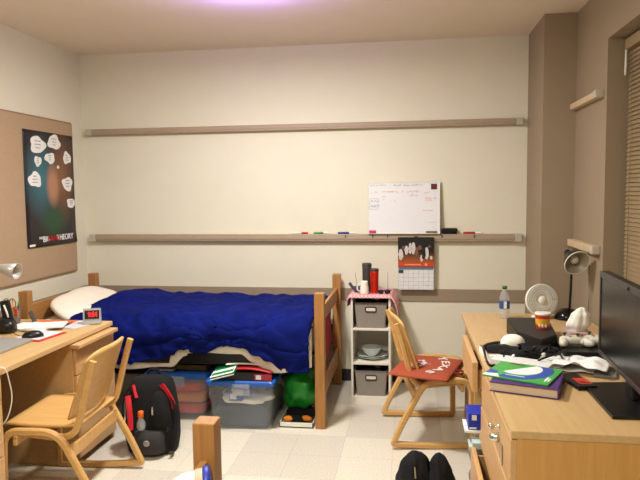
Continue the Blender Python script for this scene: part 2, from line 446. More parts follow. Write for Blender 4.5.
# ------------------------------------------------------------------ beds
def bed(label, P, root, mz=(.50, .68), dark_deck=True):
    """P = head-front, head-back, foot-front, foot-back post centres"""
    t = thing('bed', label, 'bed', root)
    for x, y in P:
        part('post', MB().box(x-.033, x+.033, y-.033, y+.033, 0, .91, .004), OAK, t)
    hf, hb, ff, fb = [Vector((x, y, 0)) for x, y in P]
    def board(a, b, z0, z1, nm):
        d = (b-a).normalized()*.03
        part(nm, MB().bar((a+d)+Vector((0, 0, (z0+z1)/2)), (b-d)+Vector((0, 0, (z0+z1)/2)), .022, z1-z0, .003), OAKH, t)
    board(hf, hb, .68, .81, 'headboard_rail'); board(hf, hb, .17, .30, 'headboard_rail')
    board(ff, fb, .70, .80, 'footboard_rail'); board(ff, fb, .17, .31, 'footboard_rail')
    for a, b in ((hf, ff), (hb, fb)):
        d = (b-a).normalized()*.034
        part('side_rail', MB().bar(a+d+Vector((0, 0, .46)), b-d+Vector((0, 0, .46)), .03, .07, .002), BLACK, t)
    x0, x1 = max(hf.x, hb.x)+.05, min(ff.x, fb.x)-.04
    y0, y1 = max(hf.y, ff.y)-.01, min(hb.y, fb.y)+.0
    part('deck', MB().box(x0, x1, y0+.02, y1-.02, .455, .495), BLACK, t)
    part('mattress', MB().box(x0, x1, y0, y1, mz[0], mz[1], .035), mat('mattress_ticking', (150, 140, 140), .8), t)
    return t, (x0, x1, y0, y1)
bd, (bx0, bx1, by0, by1) = bed('oak bed made up with a navy comforter along the cream wall', ((-2.635, 3.90), (-2.65, 4.86), (-.59, 3.985), (-.59, 4.945)), (-1.58, 4.42, 0))
SHEET = mat('white_sheet', (226, 214, 200), .85, scale=14, bump=.15)
zs = [(-2.45, .42), (-1.9, .375), (-1.6, .40), (-1.5, .48), (-1.42, .50), (-1.12, .50), (-1.04, .44), (-.95, .38), (-.84, .385), (-.76, .40), (-.67, .42)]
def sheet_fn(u, v):
    x = bx0+.02+(bx1-bx0-.03)*u
    if v < .6:
        return (x, by1+.005-(by1-by0)*v/.6, .688+.004*noise.noise((x*5, v*6, 1)))
    w_ = (v-.6)/.4; zb = interp(zs, x)
    y = by0-.016-.02*math.sin(min(1, w_*2)*PI/2)+.012*math.sin(x*17)*w_
    if x > -.98 and w_ > .6: y -= .03*(w_-.6)
    return (x, y, .688-(.688-zb)*w_)
solo('bed_sheet', MB().grid(sheet_fn, 90, 30, .004), SHEET, 'white sheet whose edge sags below the navy comforter', 'sheet', (-1.58, 4.4, .5))
NAVY = mat('navy_comforter', (12, 23, 94), .8, scale=9, var=.18, bump=.12, spec=.06)
zc_ = [(-2.4, .45), (-1.9, .42), (-1.7, .45), (-1.5, .53), (-1.38, .515), (-1.25, .56), (-1.1, .545), (-1.0, .50), (-.8, .39), (-.67, .39)]
def comf(u, v):
    xl = -2.40+.10*v; xr = -.655
    x = xl+(xr-xl)*u
    n1 = noise.noise((x*3.1, v*3.3, 3)); n2 = noise.noise((x*8, v*9, 8)); n3 = noise.noise((x*17, v*15, 5))
    rg = (1-abs(noise.noise((x*5.5+1.5*n1, v*5+2*n1, 11))))**6
    hump = .07*math.exp(-((x+2.12)/.17)**2)*math.exp(-((v-.22)/.2)**2)
    edge = min(1, u/.04, (1-u)/.03, v/.05); edge = max(0, edge)**.5
    top = .705+.03*edge+hump+.022*n1+.016*n2+.007*n3+.016*rg
    if v < .55:
        y = by1-.01-(by1-by0-.0)*v/.55
        return (x, y, top-.02*max(0, v-.35)/.2)
    w_ = (v-.55)/.45; zb = interp(zc_, x)+.01*noise.noise((x*9, 2, 2))
    a = min(1, w_/.28)
    y = by0-.055*math.sin(a*PI/2)-.012*math.sin(x*13+2.5*w_)*w_-.022*n2*w_-.018*rg*w_+.012*math.exp(-((w_-.62)/.03)**2)-.02*math.exp(-((w_-.5)/.25)**2)
    r = .10
    zt = top-.02
    z = zt-(zt-zb)*(w_**1.25)
    return (x, y, z+.01*n3)
solo('comforter', MB().grid(comf, 150, 90, .022), NAVY, 'rumpled navy blue comforter spread over the oak bed', 'comforter', (-1.5, 4.4, .7))
RX = Matrix.Rotation(math.radians(4), 3, 'X') @ Matrix.Rotation(math.radians(20), 3, 'Y')
PILW = mat('white_pillowcase', (236, 224, 212), .85, scale=10, bump=.12, var=.03)
solo('pillow', MB().blob((-2.40, 4.33, .745), (.20, .38, .052), 2.6, .10, 5, 3, RX, 36, 20), PILW, 'white pillow against the headboard of the comforter bed', 'pillow', (-2.33, 4.4, .70))
MAROON = mat('maroon_fabric', (150, 32, 48), .85, scale=40, var=.15)
solo('blanket', MB().grid(lambda u, v: (-.645+.03*v+.012*math.sin(u*9+v*4), 4.05+.82*u, .66-.28*v-.015*noise.noise((u*6, v*3, 2))+.01*math.sin(u*11)), 30, 14, .012), MAROON,
     'maroon blanket hanging inside the foot end of the comforter bed', 'blanket', (-.63, 4.45, .4))

# ------------------------------------------------------------------ under the bed
LIDB = mat('blue_lid_plastic', (36, 92, 184), .35)
MILK = clear('milky_clear_plastic', (190, 196, 206), .24, .25)
def bin_thing(label, loc, rz):
    t = thing('storage_bin', label, 'storage bin', loc, rz, 'clear bins under the bed')
    # local: front faces -y; 0.43 wide, 0.62 deep
    b = MB(); rings = []
    for z, sx, sy in ((0.0, .188, .275), (.02, .197, .285), (.20, .212, .30), (.205, .218, .306), (.315, .224, .312)):
        rings.append([(x, y+.31, z) for x, y in rrect(2*sx, 2*sy, .03)])
    b.loft(rings, cap=False)
    b.bm.faces.new([b.bm.verts.new((x, y+.31, 0.001)) for x, y in rrect(2*.186, 2*.273, .03)])
    part('body', b, MILK, t, world=False)
    l = MB(); l.loft([[(x, y+.31, z) for x, y in rrect(2*a, 2*c, .03)] for z, a, c in ((.305, .232, .32), (.33, .234, .322), (.34, .226, .314), (.334, .20, .288))])
    l.box(-.2, .2, .03, .05, .334, .339).box(-.2, .2, .57, .59, .334, .339)
    lid = part('lid', l, LIDB, t, 'blue plastic lid', world=False)
    h = MB(); h.box(-.05, .07, -.018, -.011, .245, .322, .003).box(-.045, .065, -.022, -.017, .30, .318, .002)
    part('latch', h, clear('latch_plastic', (170, 184, 210), .3, .3), lid, world=False)
    return t
BR, BL = (-1.11, 3.865, 0), (-1.60, 3.99, 0)
bin_r = bin_thing('clear storage bin holding dark and white cloths, standing under the foot half of the bed', BR, .02)
bin_l = copy_tree(bin_r, BL, 0.0, 'clear storage bin with red contents, half behind the black backpack')
DENIM = mat('dark_slate_cloth', (70, 74, 90), .9, scale=20, bump=.3, var=.2)
def loc3(base, x, y, z): return (base[0]+x, base[1]+y, base[2]+z)
solo('folded_clothes', MB().blob(loc3(BR, 0, .30, .085), (.182, .265, .078), 8, .03, 8, 2, None, 40, 16), DENIM, 'dark folded clothes filling the bottom of the bin under the bed foot', 'clothes', loc3(BR, 0, .3, .01), 'clothes inside the bins')
WCL = mat('white_cloth', (238, 234, 226), .9, scale=16, bump=.2)
solo('white_cloth', MB().blob(loc3(BR, .03, .13, .19), (.15, .11, .028), 3, .35, 9, 6, None, 44, 16).blob(loc3(BR, -.03, .18, .20), (.13, .12, .03), 3, .3, 11, 9, None, 40, 14), WCL, 'bundled white cloth on the dark clothes inside the bin', 'cloth', loc3(BR, 0, .15, .165), 'clothes inside the bins')
pk = MB(); pk.box(-.05, .05, -.004, .004, -.04, .04, .003); pk.mi = 1; pk.box(-.03, .045, -.0045, -.004, -.005, .03); pk.mi = 2; pk.box(-.045, .0, -.0055, -.0045, -.03, .005)
bmesh.ops.transform(pk.bm, matrix=Matrix.Translation(loc3(BR, -.03, .028, .235)) @ Matrix.Rotation(-.2, 4, 'X'), verts=pk.bm.verts)
solo('snack_packet', pk, [mat('packet_blue', (60, 96, 170), .4), mat('packet_yellow', (214, 190, 90), .4), PAPER], 'blue and yellow packet standing behind the front of the bin', 'packet', loc3(BR, -.03, .03, .2))
REDC = mat('brick_red_cloth', (206, 64, 40), .9, scale=18, var=.2, bump=.2)
for i, (z, lb, m) in enumerate(((.07, 'folded brick red garment lowest in the bin behind the backpack', REDC), (.15, 'folded orange garment in the middle of the bin behind the backpack', mat('orange_cloth', (205, 120, 64), .9, scale=18, var=.2)), (.225, 'folded red garment topmost in the bin behind the backpack', REDC))):
    solo('folded_garment', MB().blob(loc3(BL, (.0, .01, -.01)[i], .30, z), (.178, .255, .036), 8, .05, 7, 11+i, None, 36, 12), m, lb, 'clothes', loc3(BL, 0, .3, z-.03), 'clothes inside the bins')
# things lying on the bin lids
ZB = .341
bb = thing('game_box', 'black box with a maroon label lying on the blue bin lid', 'box', (-1.06, 3.99, ZB))
part('carton', MB().box(-1.21, -.90, 3.87, 4.14, ZB, ZB+.048, .003), BLACK, bb)
part('end_label', MB().box(-1.01, -.895, 3.866, 3.87, ZB+.005, ZB+.043), mat('label_maroon', (150, 34, 52), .5), bb)
part('barcode', MB().box(-1.0, -.965, 3.8645, 3.8662, ZB+.01, ZB+.038), mat('barcode_grey', (206, 200, 204), .6), bb)
def sheetbend(name, c, w_, d_, rz, th, tiltx, tilty, bend, mats, label, cat, group=None):
    M = rotz(rz, c) @ Matrix.Rotation(tiltx, 4, 'X') @ Matrix.Rotation(tilty, 4, 'Y')
    return solo(name, MB().grid(lambda u, v: M @ Vector(((u-.5)*w_, (v-.5)*d_, bend*(1-(2*u-1)**2)+th)), 14, 10, th), mats, label, cat, c, group)
sheetbend('red_magazine', (-1.03, 3.99, ZB+.049), .27, .2, -.05, .01, 0, .05, .016, mat('magazine_red', (186, 34, 44), .5), 'red magazine arched over the black box on the bin', 'magazine')
sheetbend('white_magazine', (-1.10, 4.03, ZB+.085), .26, .2, .1, .006, .05, .03, .01, PAPER, 'white magazine topmost of the pile on the bin', 'magazine')
fd = MB(); Mfd = axes((1, .05, .26), (-.1, 1, .1), (-1.285, 3.80, ZB+.014))
fd.box(0, .16, 0, .24, 0, .02, .002, Mfd); fd.mi = 1; fd.box(-.001, .161, -.002, 0, .002, .008, 0, Mfd); fd.box(0, .161, -.002, .1, .0195, .021, 0, Mfd @ Matrix.Translation((0, 0, 0)))
fd.mi = 2
fd.box(.005, .155, .02, .06, .021, .022, 0, Mfd)
solo('green_folder', fd, [mat('folder_green', (28, 128, 74), .4), PAPER, mat('folder_green_stripe', (28, 128, 74), .4)], 'green and white striped folder leaning on the black box', 'folder', (-1.31, 3.85, ZB))
solo('cardboard_folder', MB().box(-1.62, -1.40, 4.06, 4.3, ZB+.03, ZB+.036, .002, None).box(-1.62, -1.40, 4.06, 4.3, ZB+.0, ZB+.03, .004), mat('olive_card', (128, 108, 62), .7), 'olive brown folder on the lid of the bin behind the backpack', 'folder', (-1.51, 4.18, ZB))
solo('paper_pad', MB().box(-1.79, -1.63, 4.02, 4.22, ZB, ZB+.012, .002), PAPER, 'white paper pad at the back of the bin behind the backpack', 'paper', (-1.7, 4.12, ZB))

# green bag, bundle and tray beneath the bed foot
GREEN = mat('green_bag_film', (24, 128, 40), .35, scale=8, var=.35, bump=.4)
solo('green_bag', MB().blob((-.755, 4.25, .20), (.125, .2, .155), 2.4, .28, 6, 4, None, 40, 24), GREEN, 'bulging green plastic bag under the bed foot', 'bag', (-.755, 4.25, .06))
solo('box_lid', MB().box(-.87, -.64, 3.96, 4.40, .0, .008).box(-.87, -.64, 3.96, 3.966, .0, .036).box(-.87, -.64, 4.394, 4.40, 0, .036).box(-.87, -.864, 3.96, 4.40, 0, .036).box(-.646, -.64, 3.96, 4.40, 0, .036), WHITEP, 'shallow white box lid on the floor beneath the green bag', 'box lid', (-.755, 4.18, 0))
bu = thing('cloth_bundle', 'black cloth bundle with orange patches in the white box lid', 'cloth', (-.75, 4.08, .01))
part('black_cloth', MB().blob((-.755, 4.11, .047), (.10, .12, .038), 2.6, .2, 12, 8, None, 36, 18, flat=.009), BLACKF, bu)
OR = mat('orange_patch', (228, 130, 24), .7)
for x, y, z in ((-.815, 4.004, .047), (-.69, 4.012, .05)):
    part('orange_patch', MB().blob((x, y, z), (.034, .014, .019), 2.2, .25, 20, 3, None, 20, 12), OR, bu)

# backpack
PXc, PYc = -1.565, 3.53
bp = thing('backpack', 'black backpack with red piping standing on the floor before the bins', 'backpack', (PXc, PYc, 0), .1); bp.scale = (.95, .97, .91)
def body_ring(z, hw, d0, d1, pw=3.2, dx=0):
    o = []
    for k in range(32):
        a = 2*PI*k/32; c_, s_ = math.cos(a), math.sin(a)
        x = math.copysign(abs(c_)**(2/pw), c_)*hw; y = math.copysign(abs(s_)**(2/pw), s_)
        o.append((x+dx, (y*d1 if y > 0 else y*d0), z))
    return o
b = MB(); b.smooth = True
b.loft([body_ring(z, hw, d0, d1) for z, hw, d0, d1 in ((.004, .12, .09, .06), (.02, .155, .125, .085), (.10, .168, .14, .09), (.22, .168, .135, .09), (.34, .155, .115, .085), (.43, .142, .095, .08), (.485, .122, .07, .07), (.505, .08, .04, .05))])
part('body', b, BLACKF, bp, world=False)
GREYF = mat('charcoal_fabric', (52, 50, 52), .85, scale=90, bump=.2)
REDF = mat('red_fabric', (196, 30, 44), .8, scale=60, var=.12)
b = MB(); b.smooth = True
b.loft([body_ring(z, hw, d, .0+.01, 3.5, .01) for z, hw, d in ((.03, .10, .165), (.05, .108, .185), (.13, .108, .185), (.175, .104, .17), (.185, .10, .15))])
fpk = part('front_pocket', b, GREYF, bp, world=False)
b = MB(); b.smooth = True
b.loft([body_ring(z, hw, d, .0, 3, .07) for z, hw, d in ((.20, .07, .140), (.25, .078, .155), (.33, .072, .145), (.40, .055, .12), (.43, .03, .10))])
upk = part('upper_pocket', b, BLACKF, bp, world=False)
part('grey_panel', MB().grid(lambda u, v: (.155-.05*v+.004*math.sin(v*PI)-.028*(1-u)-.0, -.085-.038*(1-u)+.035*v, .17+.24*v), 6, 12, .004), GREYF, bp, world=False)
part('emblem', MB().lathe([(0, .004), (.012, .004), (.019, .003), (.02, 0), (0, 0)], (0, 0, 0), 20, Matrix.Translation((.01, -.1845, .115)) @ Matrix.Rotation(PI/2, 4, 'X')), mat('emblem_silver', (176, 172, 170), .35, .6), fpk, world=False)
part('zipper_pull', MB().box(.04, .052, -.163, -.158, .295, .335, .002).box(.042, .05, -.161, -.150, .33, .35, .001), CHROME, upk, 'silver zipper pull', world=False)
for pts, w_ in (([(-.13, -.095, .40), (-.11, -.128, .34), (-.10, -.142, .26), (-.098, -.152, .19)], .034), ([(.085, -.085, .475), (.12, -.085, .42), (.148, -.08, .36), (.156, -.082, .31)], .034), ([(-.10, -.075, .465), (-.085, -.09, .43), (-.07, -.105, .39)], .02)):
    part('red_trim', MB().ribbon(smoothpath(pts, 5), (0.35 if pts[0][0] < 0 else -.35, -1, 0), .008, w_), REDF, bp, 'red fabric trim', world=False)
part('carry_loop', MB().tube(smoothpath([(-.05, .04, .49), (-.03, .04, .53), (.02, .04, .535), (.05, .04, .49)], 5), .009, 8), BLACKF, bp, world=False)
part('side_strap', MB().ribbon(smoothpath([(.12, -.075, .44), (.168, -.09, .33), (.175, -.10, .22), (.168, -.13, .12), (.15, -.14, .03)], 5), (1, -.8, 0), .004, .022), BLACKF, bp, world=False)
part('buckle', MB().box(.14, .17, -.156, -.146, .03, .05, .003), DGREY, bp, world=False)
part('shoulder_strap', MB().ribbon(smoothpath([(-.14, .0, .44), (-.185, -.03, .34), (-.18, -.05, .2), (-.165, -.03, .06)], 5), (1, .3, 0), .01, .045), BLACKF, bp, world=False)
PET = clear('clear_pet', (214, 218, 222), .28, .1)
wb = thing('drink_bottle', 'clear bottle with an orange cap tucked in the backpack pocket', 'bottle', (PXc-.005, PYc-.168, .185))
part('bottle_body', MB().lathe([(0, .186), (.02, .186), (.026, .20), (.026, .225), (.014, .252), (.013, .26), (0, .26)], (PXc-.005, PYc-.168, 0), 18), PET, wb)
part('cap', MB().lathe([(0, .258), (.017, .258), (.017, .292), (.014, .297), (0, .297)], (PXc-.005, PYc-.168, 0), 18), mat('orange_cap', (232, 106, 28), .4), wb)

# ------------------------------------------------------------------ white cube shelf
SX0, SX1, SY0, SY1 = -.445, -.145, 4.6, 5.0
sh = thing('cube_shelf', 'narrow white three tier cube shelf against the back wall', 'shelf', (-.295, 4.8, 0))
WB = mat('white_laminate', (228, 220, 208), .5, var=.02)
for x in (SX0, SX1-.016): part('side_panel', MB().box(x, x+.016, SY0, SY1, 0, .785, .002), WB, sh)
for z, nm in ((.0, 'bottom_panel'), (.262, 'shelf'), (.525, 'shelf'), (.77, 'top_panel')): part(nm, MB().box(SX0+.016, SX1-.016, SY0, SY1, z, z+.016, .002), WB, sh)
part('back_panel', MB().box(SX0+.016, SX1-.016, SY1-.008, SY1-.002, .016, .77), WB, sh)
FELT = mat('grey_felt', (142, 132, 124), .9, scale=120, bump=.2)
def fbin(label, loc):
    t = thing('fabric_bin', label, 'bin', loc, 0, 'grey fabric bins in the cube shelf')
    b = MB()
    def ring(z, k=0.0, i=0.0):
        w_ = .108+.016*z/.19-i; d_ = .155-i
        return [(x, y+.165, z) for x, y in rrect(2*w_, 2*d_, .012)]
    b.loft([ring(.0), ring(.19), ring(.19, 0, .006), ring(.012, 0, .006)], cap=False)
    b.bm.faces.new([b.bm.verts.new(p) for p in ring(.004, 0, .002)])
    fb_ = part('felt_body', b, FELT, t, world=False)
    part('rim', MB().loft([ring(.182, 0, -.002), ring(.193, 0, -.002), ring(.193, 0, .007), ring(.182, 0, .007)], cap=False), mat('felt_rim', (118, 110, 104), .9), t, world=False)
    part('handle_slot', MB().box(-.037, .037, .006, .012, .128, .156, .004), mat('handle_slot_light', (224, 216, 204), .5), fb_, world=False)
    part('slot_rim', MB().ribbon(fillet([(-.04, .006, .124), (.04, .006, .124), (.04, .006, .16), (-.04, .006, .16)], .012, 3, True), (0, 1, 0), .006, .008, True), mat('slot_rim_dark', (40, 36, 36), .6), fb_, world=False)
    return t
f1 = fbin('grey fabric bin in the top cube of the shelf', (-.295, SY0+.012, .541))
f2 = copy_tree(f1, (-.295, SY0+.012, .016), 0, 'grey fabric bin in the bottom cube of the shelf')
for z, lb in ((.541, 'dark cloth heaped in the grey bin of the top cube'), (.016, 'dark cloth heaped in the grey bin of the bottom cube')):
    solo('dark_cloth', MB().blob((-.295, SY0+.18, z+.165), (.095, .12, .036), 3, .2, 14, z*9, None, 32, 14), BLACKF, lb, 'cloth', (-.295, SY0+.18, z+.13), 'cloths in the fabric bins')
    solo('metal_tin', MB().lathe([(0, 0), (.03, 0), (.032, .002), (.032, .016), (.03, .02), (0, .02)], (-.25, SY0+.12, z+.194), 24), mat('dull_tin', (120, 112, 104), .3, .8), 'small metal tin on the cloth in the %s grey bin' % ('upper' if z > .3 else 'lower'), 'tin', (-.25, SY0+.12, z+.194))
CER = mat('pale_ceramic', (206, 212, 210), .2)
for k in range(2):
    zz = .279+k*.012
    solo('plate', MB().lathe([(0, 0), (.07, 0), (.09, .006), (.122, .02), (.124, .023), (.088, .011), (.066, .006), (0, .006)], (-.292, 4.76, zz), 40), CER, ('lower', 'upper')[k]+' of two pale plates stacked in the middle cube', 'plate', (-.292, 4.76, zz), 'stacked plates')
solo('bowl', MB().lathe([(0, 0), (.034, 0), (.036, .006), (.06, .03), (.079, .066), (.081, .069), (.077, .069), (.056, .032), (.03, .012), (0, .01)], (-.298, 4.745, .298), 36), CER, 'pale bowl stacked on the plates in the middle cube', 'bowl', (-.298, 4.745, .298))
def gingham():
    m, t, b = base_mat('pink_gingham', (232, 160, 168), .85)
    N, L = t.nodes, t.links
    tc = N.new('ShaderNodeTexCoord'); ck = N.new('ShaderNodeTexChecker'); ck.inputs['Scale'].default_value = 70
    ck.inputs['Color1'].default_value = (*lin((240, 200, 200)), 1); ck.inputs['Color2'].default_value = (*lin((214, 120, 136)), 1)
    L.new(tc.outputs['Object'], ck.inputs['Vector']); L.new(ck.outputs['Color'], b.inputs['Base Color']); return m
def cloth_fn(u, v):
    x = -.62+.65*u; y = SY0-.02+.41*v; z = .792
    drop = 0
    if x < SX0-.004: drop = (SX0-.004-x)/.175*.115*(.7+.5*v)
    if x > SX1+.004: drop = (x-SX1-.004)/.171*.15*(.8+.35*(1-v))
    xx = x if SX0-.004 <= x <= SX1+.004 else (SX0-.004-.028*(1-math.exp(-(SX0-.004-x)/.04)) if x < SX0 else SX1+.004+.055*(1-math.exp(-(x-SX1-.004)/.06)))
    fr = max(0, 1-v/.05)*.012
    wv = .006*math.sin(v*30) if drop > .01 else 0
    return (xx+wv, y, z-drop-fr)
solo('table_cloth', MB().grid(cloth_fn, 52, 24, .003), gingham(), 'pink checked cloth draped over the top of the white shelf', 'cloth', (-.295, 4.8, .79))
TZ = .7925
def tumbler(label, c, r, h, m, lidm):
    t = thing('tumbler', label, 'tumbler', c)
    x, y, z = c
    part('cup_body', MB().lathe([(0, 0), (r*.86, 0), (r*.9, .006), (r, h*.85), (r, h*.9), (0, h*.9)], c, 24), m, t)
    part('lid', MB().lathe([(0, h*.9), (r*1.03, h*.9), (r*1.03, h*.97), (r*.9, h), (0, h)], c, 24), lidm, t)
tumbler('tall dark grey tumbler at the back of the pink cloth', (-.335, 4.80, TZ), .037, .222, DGREY, DGREY)
tumbler('metallic red tumbler on the pink cloth', (-.272, 4.72, TZ), .033, .19, mat('metallic_red', (206, 44, 24), .25, .5), DGREY)
mg = thing('white_jug', 'small white jug before the dark grey tumbler', 'jug', (-.345, 4.665, TZ))
part('jug_body', MB().lathe([(0, 0), (.031, 0), (.034, .01), (.032, .05), (.024, .085), (.026, .10), (.023, .10), (.02, .085), (0, .08)], (-.345, 4.665, TZ), 24), WHITEP, mg)
part('handle', MB().tube(smoothpath([(-.370, 4.66, TZ+.085), (-.395, 4.655, TZ+.07), (-.397, 4.655, TZ+.035), (-.375, 4.66, TZ+.02)], 5), .005, 8), WHITEP, mg)
SLATE = mat('slate_plastic', (70, 76, 92), .5)
tk = thing('small_cup', 'small slate cup with a thin stick on the pink cloth', 'cup', (-.405, 4.76, TZ))
part('cup_body', MB().lathe([(0, 0), (.026, 0), (.03, .045), (.027, .045), (.024, .006), (0, .006)], (-.405, 4.76, TZ), 20), SLATE, tk)
part('stick', MB().tube([(-.405, 4.765, TZ+.01), (-.425, 4.78, TZ+.15)], .0016, 6), DGREY, tk)
part('side_grip', MB().bar((-.43, 4.75, TZ+.02), (-.468, 4.74, TZ+.075), .02, .022, .006), SLATE, tk)
sg = thing('sunglasses', 'dark sunglasses lying at the edge of the pink cloth', 'glasses', (-.2, 4.7, TZ))
for x in (-.222, -.172):
    part('lens', MB().blob((x, 4.68, TZ+.018), (.022, .005, .017), 2.6, 0, 1, 0, None, 20, 10), BLACK, sg)
part('frame', MB().tube(smoothpath([(-.245, 4.76, TZ+.02), (-.245, 4.69, TZ+.025), (-.197, 4.678, TZ+.027), (-.148, 4.69, TZ+.025), (-.146, 4.77, TZ+.02)], 5), .0035, 6), BLACK, sg)
solo('thin_rod', MB().lathe([(0, 0), (.014, 0), (.014, .012), (.003, .016), (.002, .15), (0, .15)], (-.175, 4.84, TZ), 10), GREYP, 'thin upright rod behind the sunglasses', 'rod', (-.175, 4.84, TZ))

# ------------------------------------------------------------------ whiteboard, markers, calendar
RZ = 1.2285
wbm = thing('whiteboard', 'whiteboard with pink handwriting resting on the mid height rail', 'whiteboard', (-.052, 5.0, RZ))
WM = axes((1, 0, 0), (0, .075, 1), (-.052, 4.997, RZ+.2085))     # board plane, x right, y up, z toward the room is -z
def on_board(x0, x1, y0, y1, d0, d1): return (x0, x1, y0, y1, -d1, -d0)
bpn = part('board_panel', MB().box(-.28, .28, -.203, .203, -.004, .006, 0, WM), mat('whiteboard_gloss', (226, 226, 230), .25, var=.01), wbm)
fr = MB()
for a in ((-.286, .286, .200, .2085), (-.286, .286, -.2085, -.200), (-.286, -.278, -.2, .2), (.278, .286, -.2, .2)): fr.box(a[0], a[1], a[2], a[3], -.008, .010, .002, WM)
part('frame', fr, mat('board_frame', (226, 220, 206), .4), wbm)
def scribble(x0, y0, n, h, mbx, slant=.3, gap=.5):
    """a line of handwriting-like strokes"""
    x = x0
    for k in range(n):
        if random.random() < .16: x += h*.8; continue
        pts = []
        for q in range(5): pts.append(WM @ Vector((x+q*h*.16+random.uniform(-.1, .1)*h, y0+random.uniform(-.5, .5)*h, .0068)))
        mbx.tube(smoothpath(pts, 2), h*.055, 4); x += h*.78
PINK = mat('pink_marker_ink', (226, 120, 130), .6); BLUEI = mat('blue_marker_ink', (96, 108, 160), .6); GREYI = mat('grey_marker_ink', (130, 132, 132), .6)
s1 = MB()
scribble(-.262, .125, 5, .018, s1); scribble(-.172, .13, 5, .02, s1); scribble(-.098, .13, 9, .02, s1); scribble(.045, .13, 5, .02, s1); scribble(.055, .10, 4, .018, s1)
scribble(.165, .12, 5, .016, s1); scribble(.17, .075, 5, .022, s1); scribble(.17, .058, 7, .012, s1); scribble(.15, -.02, 8, .013, s1); scribble(-.105, .06, 3, .018, s1)
scribble(.2, -.115, 6, .012, s1)
part('pink_writing', s1, PINK, bpn)
s2 = MB(); scribble(-.258, .055, 4, .022, s2); scribble(-.258, .015, 4, .022, s2); scribble(-.17, .095, 2, .016, s2); scribble(-.165, .07, 1, .016, s2)
for a, b in (((-.27, .078), (-.205, .078)), ((-.205, .078), (-.205, -.01)), ((-.205, -.01), (-.27, -.01)), ((-.27, -.01), (-.27, .078))):
    s2.tube([WM @ Vector((a[0], a[1], .0068)), WM @ Vector((b[0], b[1], .0068))], .001, 4)
part('blue_writing', s2, BLUEI, bpn)
for x_, n_, h_ in ((-.27, 11, .015), (-.08, 9, .019), (.065, 6, .018)):
    s3 = MB(); scribble(x_, .182, n_, h_, s3); part('grey_writing', s3, GREYI, bpn)
part('corner_sticker', MB().box(.215, .262, .145, .19, .006, .0075, 0, WM), mat('dark_red_sticker', (92, 28, 34), .5), wbm)
solo('board_magnet', MB().box(-.275, -.22, -.2, -.178, .0062, .018, .004, WM), mat('magenta_plastic', (206, 44, 104), .4), 'magenta magnet at the lower corner of the whiteboard', 'magnet', WM @ Vector((-.25, -.19, -.01)))
solo('magnet_strip', MB().box(.175, .262, -.2, -.185, .0062, .016, .003, WM), mat('taupe_magnet', (112, 92, 84), .5), 'brown magnet strip at the lower corner of the whiteboard', 'magnet', WM @ Vector((.22, -.19, -.01)))
def marker(label, x, w_, body, capm, y=D-.03):
    t = thing('marker', label, 'marker', (x, y, RZ), 0, 'markers on the rail')
    R_ = Matrix.Rotation(PI/2, 4, 'Y')
    part('barrel', MB().lathe([(0, -w_/2), (.006, -w_/2), (.008, -w_/2+.004), (.008, w_*.12), (0, w_*.12)], (x, y, RZ+.0085), 12, R_), body, t)
    part('cap', MB().lathe([(0, w_*.12), (.0088, w_*.12), (.0085, w_*.45), (.006, w_/2), (0, w_/2)], (x, y, RZ+.0085), 12, R_), capm, t)
BLUEM = mat('blue_cap', (40, 60, 130), .4); GRM = mat('green_cap', (70, 150, 90), .4)
marker('red capped marker furthest from the whiteboard', -.90, .14, WHITEP, REDP)
marker('green capped marker between the red and the blue marker', -.72, .13, GRM, WHITEP)
marker('blue capped marker next to the whiteboard', -.51, .15, BLUEM, WHITEP)
marker('red marker beyond the black eraser', .49, .15, REDP, WHITEP)
er = thing('board_eraser', 'black felt eraser on the rail beside the whiteboard', 'eraser', (.31, D-.03, RZ))
part('felt', MB().box(.25, .365, D-.047, D-.002, RZ, RZ+.018, .003), BLACKF, er)
part('grip', MB().box(.247, .368, D-.049, D-.001, RZ+.018, RZ+.046, .007), BLACK, er)
# calendar
CY = 4.977
ca = thing('wall_calendar', 'wall calendar with a sports photo hanging below the whiteboard', 'calendar', (.045, CY, .78))
CM = axes((1, 0, 0), (0, 0, 1), (.045, CY, .99))
def cq(mbx, x0, x1, y0, y1, d0=.002, d1=.0026): mbx.box(x0, x1, y0, y1, d0, d1, 0, CM)
up = MB(); cq(up, -.142, .142, -.024, .214, -.002, .002)
phm, pht, phb = base_mat('sports_photo', (40, 30, 26), .4)
tcN = pht.nodes.new('ShaderNodeTexCoord'); sp = pht.nodes.new('ShaderNodeSeparateXYZ'); rpN = pht.nodes.new('ShaderNodeValToRGB'); mrN = pht.nodes.new('ShaderNodeMapRange')
mrN.inputs['From Min'].default_value = .18; mrN.inputs['From Max'].default_value = .43
rpN.color_ramp.elements[0].color = (*lin((150, 84, 40)), 1); rpN.color_ramp.elements[1].color = (*lin((22, 20, 24)), 1)
rpN.color_ramp.elements[0].position = .22; rpN.color_ramp.elements[1].position = .5
pht.links.new(tcN.outputs['Object'], sp.inputs[0]); pht.links.new(sp.outputs[2], mrN.inputs['Value']); pht.links.new(mrN.outputs[0], rpN.inputs[0]); pht.links.new(rpN.outputs[0], phb.inputs['Base Color'])
php = part('photo_page', up, phm, ca)
figs = MB()
for (x, y, w_, h_, mi) in ((-.12, .075, .036, .09, 0), (-.075, .11, .03, .075, 0), (-.045, .125, .028, .09, 0), (-.02, .125, .032, .1, 0), (.005, .10, .026, .07, 1), (.06, .09, .032, .11, 2), (.085, .085, .03, .10, 0), (.045, .045, .024, .055, 0), (.12, .05, .02, .03, 0), (-.1, .13, .02, .03, 1), (.03, .13, .03, .04, 1), (.105, .14, .02, .02, 1)):
    figs.mi = mi
    o = [(x+w_/2*math.cos(2*PI*k/14)*(1+.25*math.sin(3*k)), y+h_/2*math.sin(2*PI*k/14)) for k in range(14)]
    figs.prism(o, .0006, CM @ Matrix.Translation((0, 0, .0021+.0002*mi)))
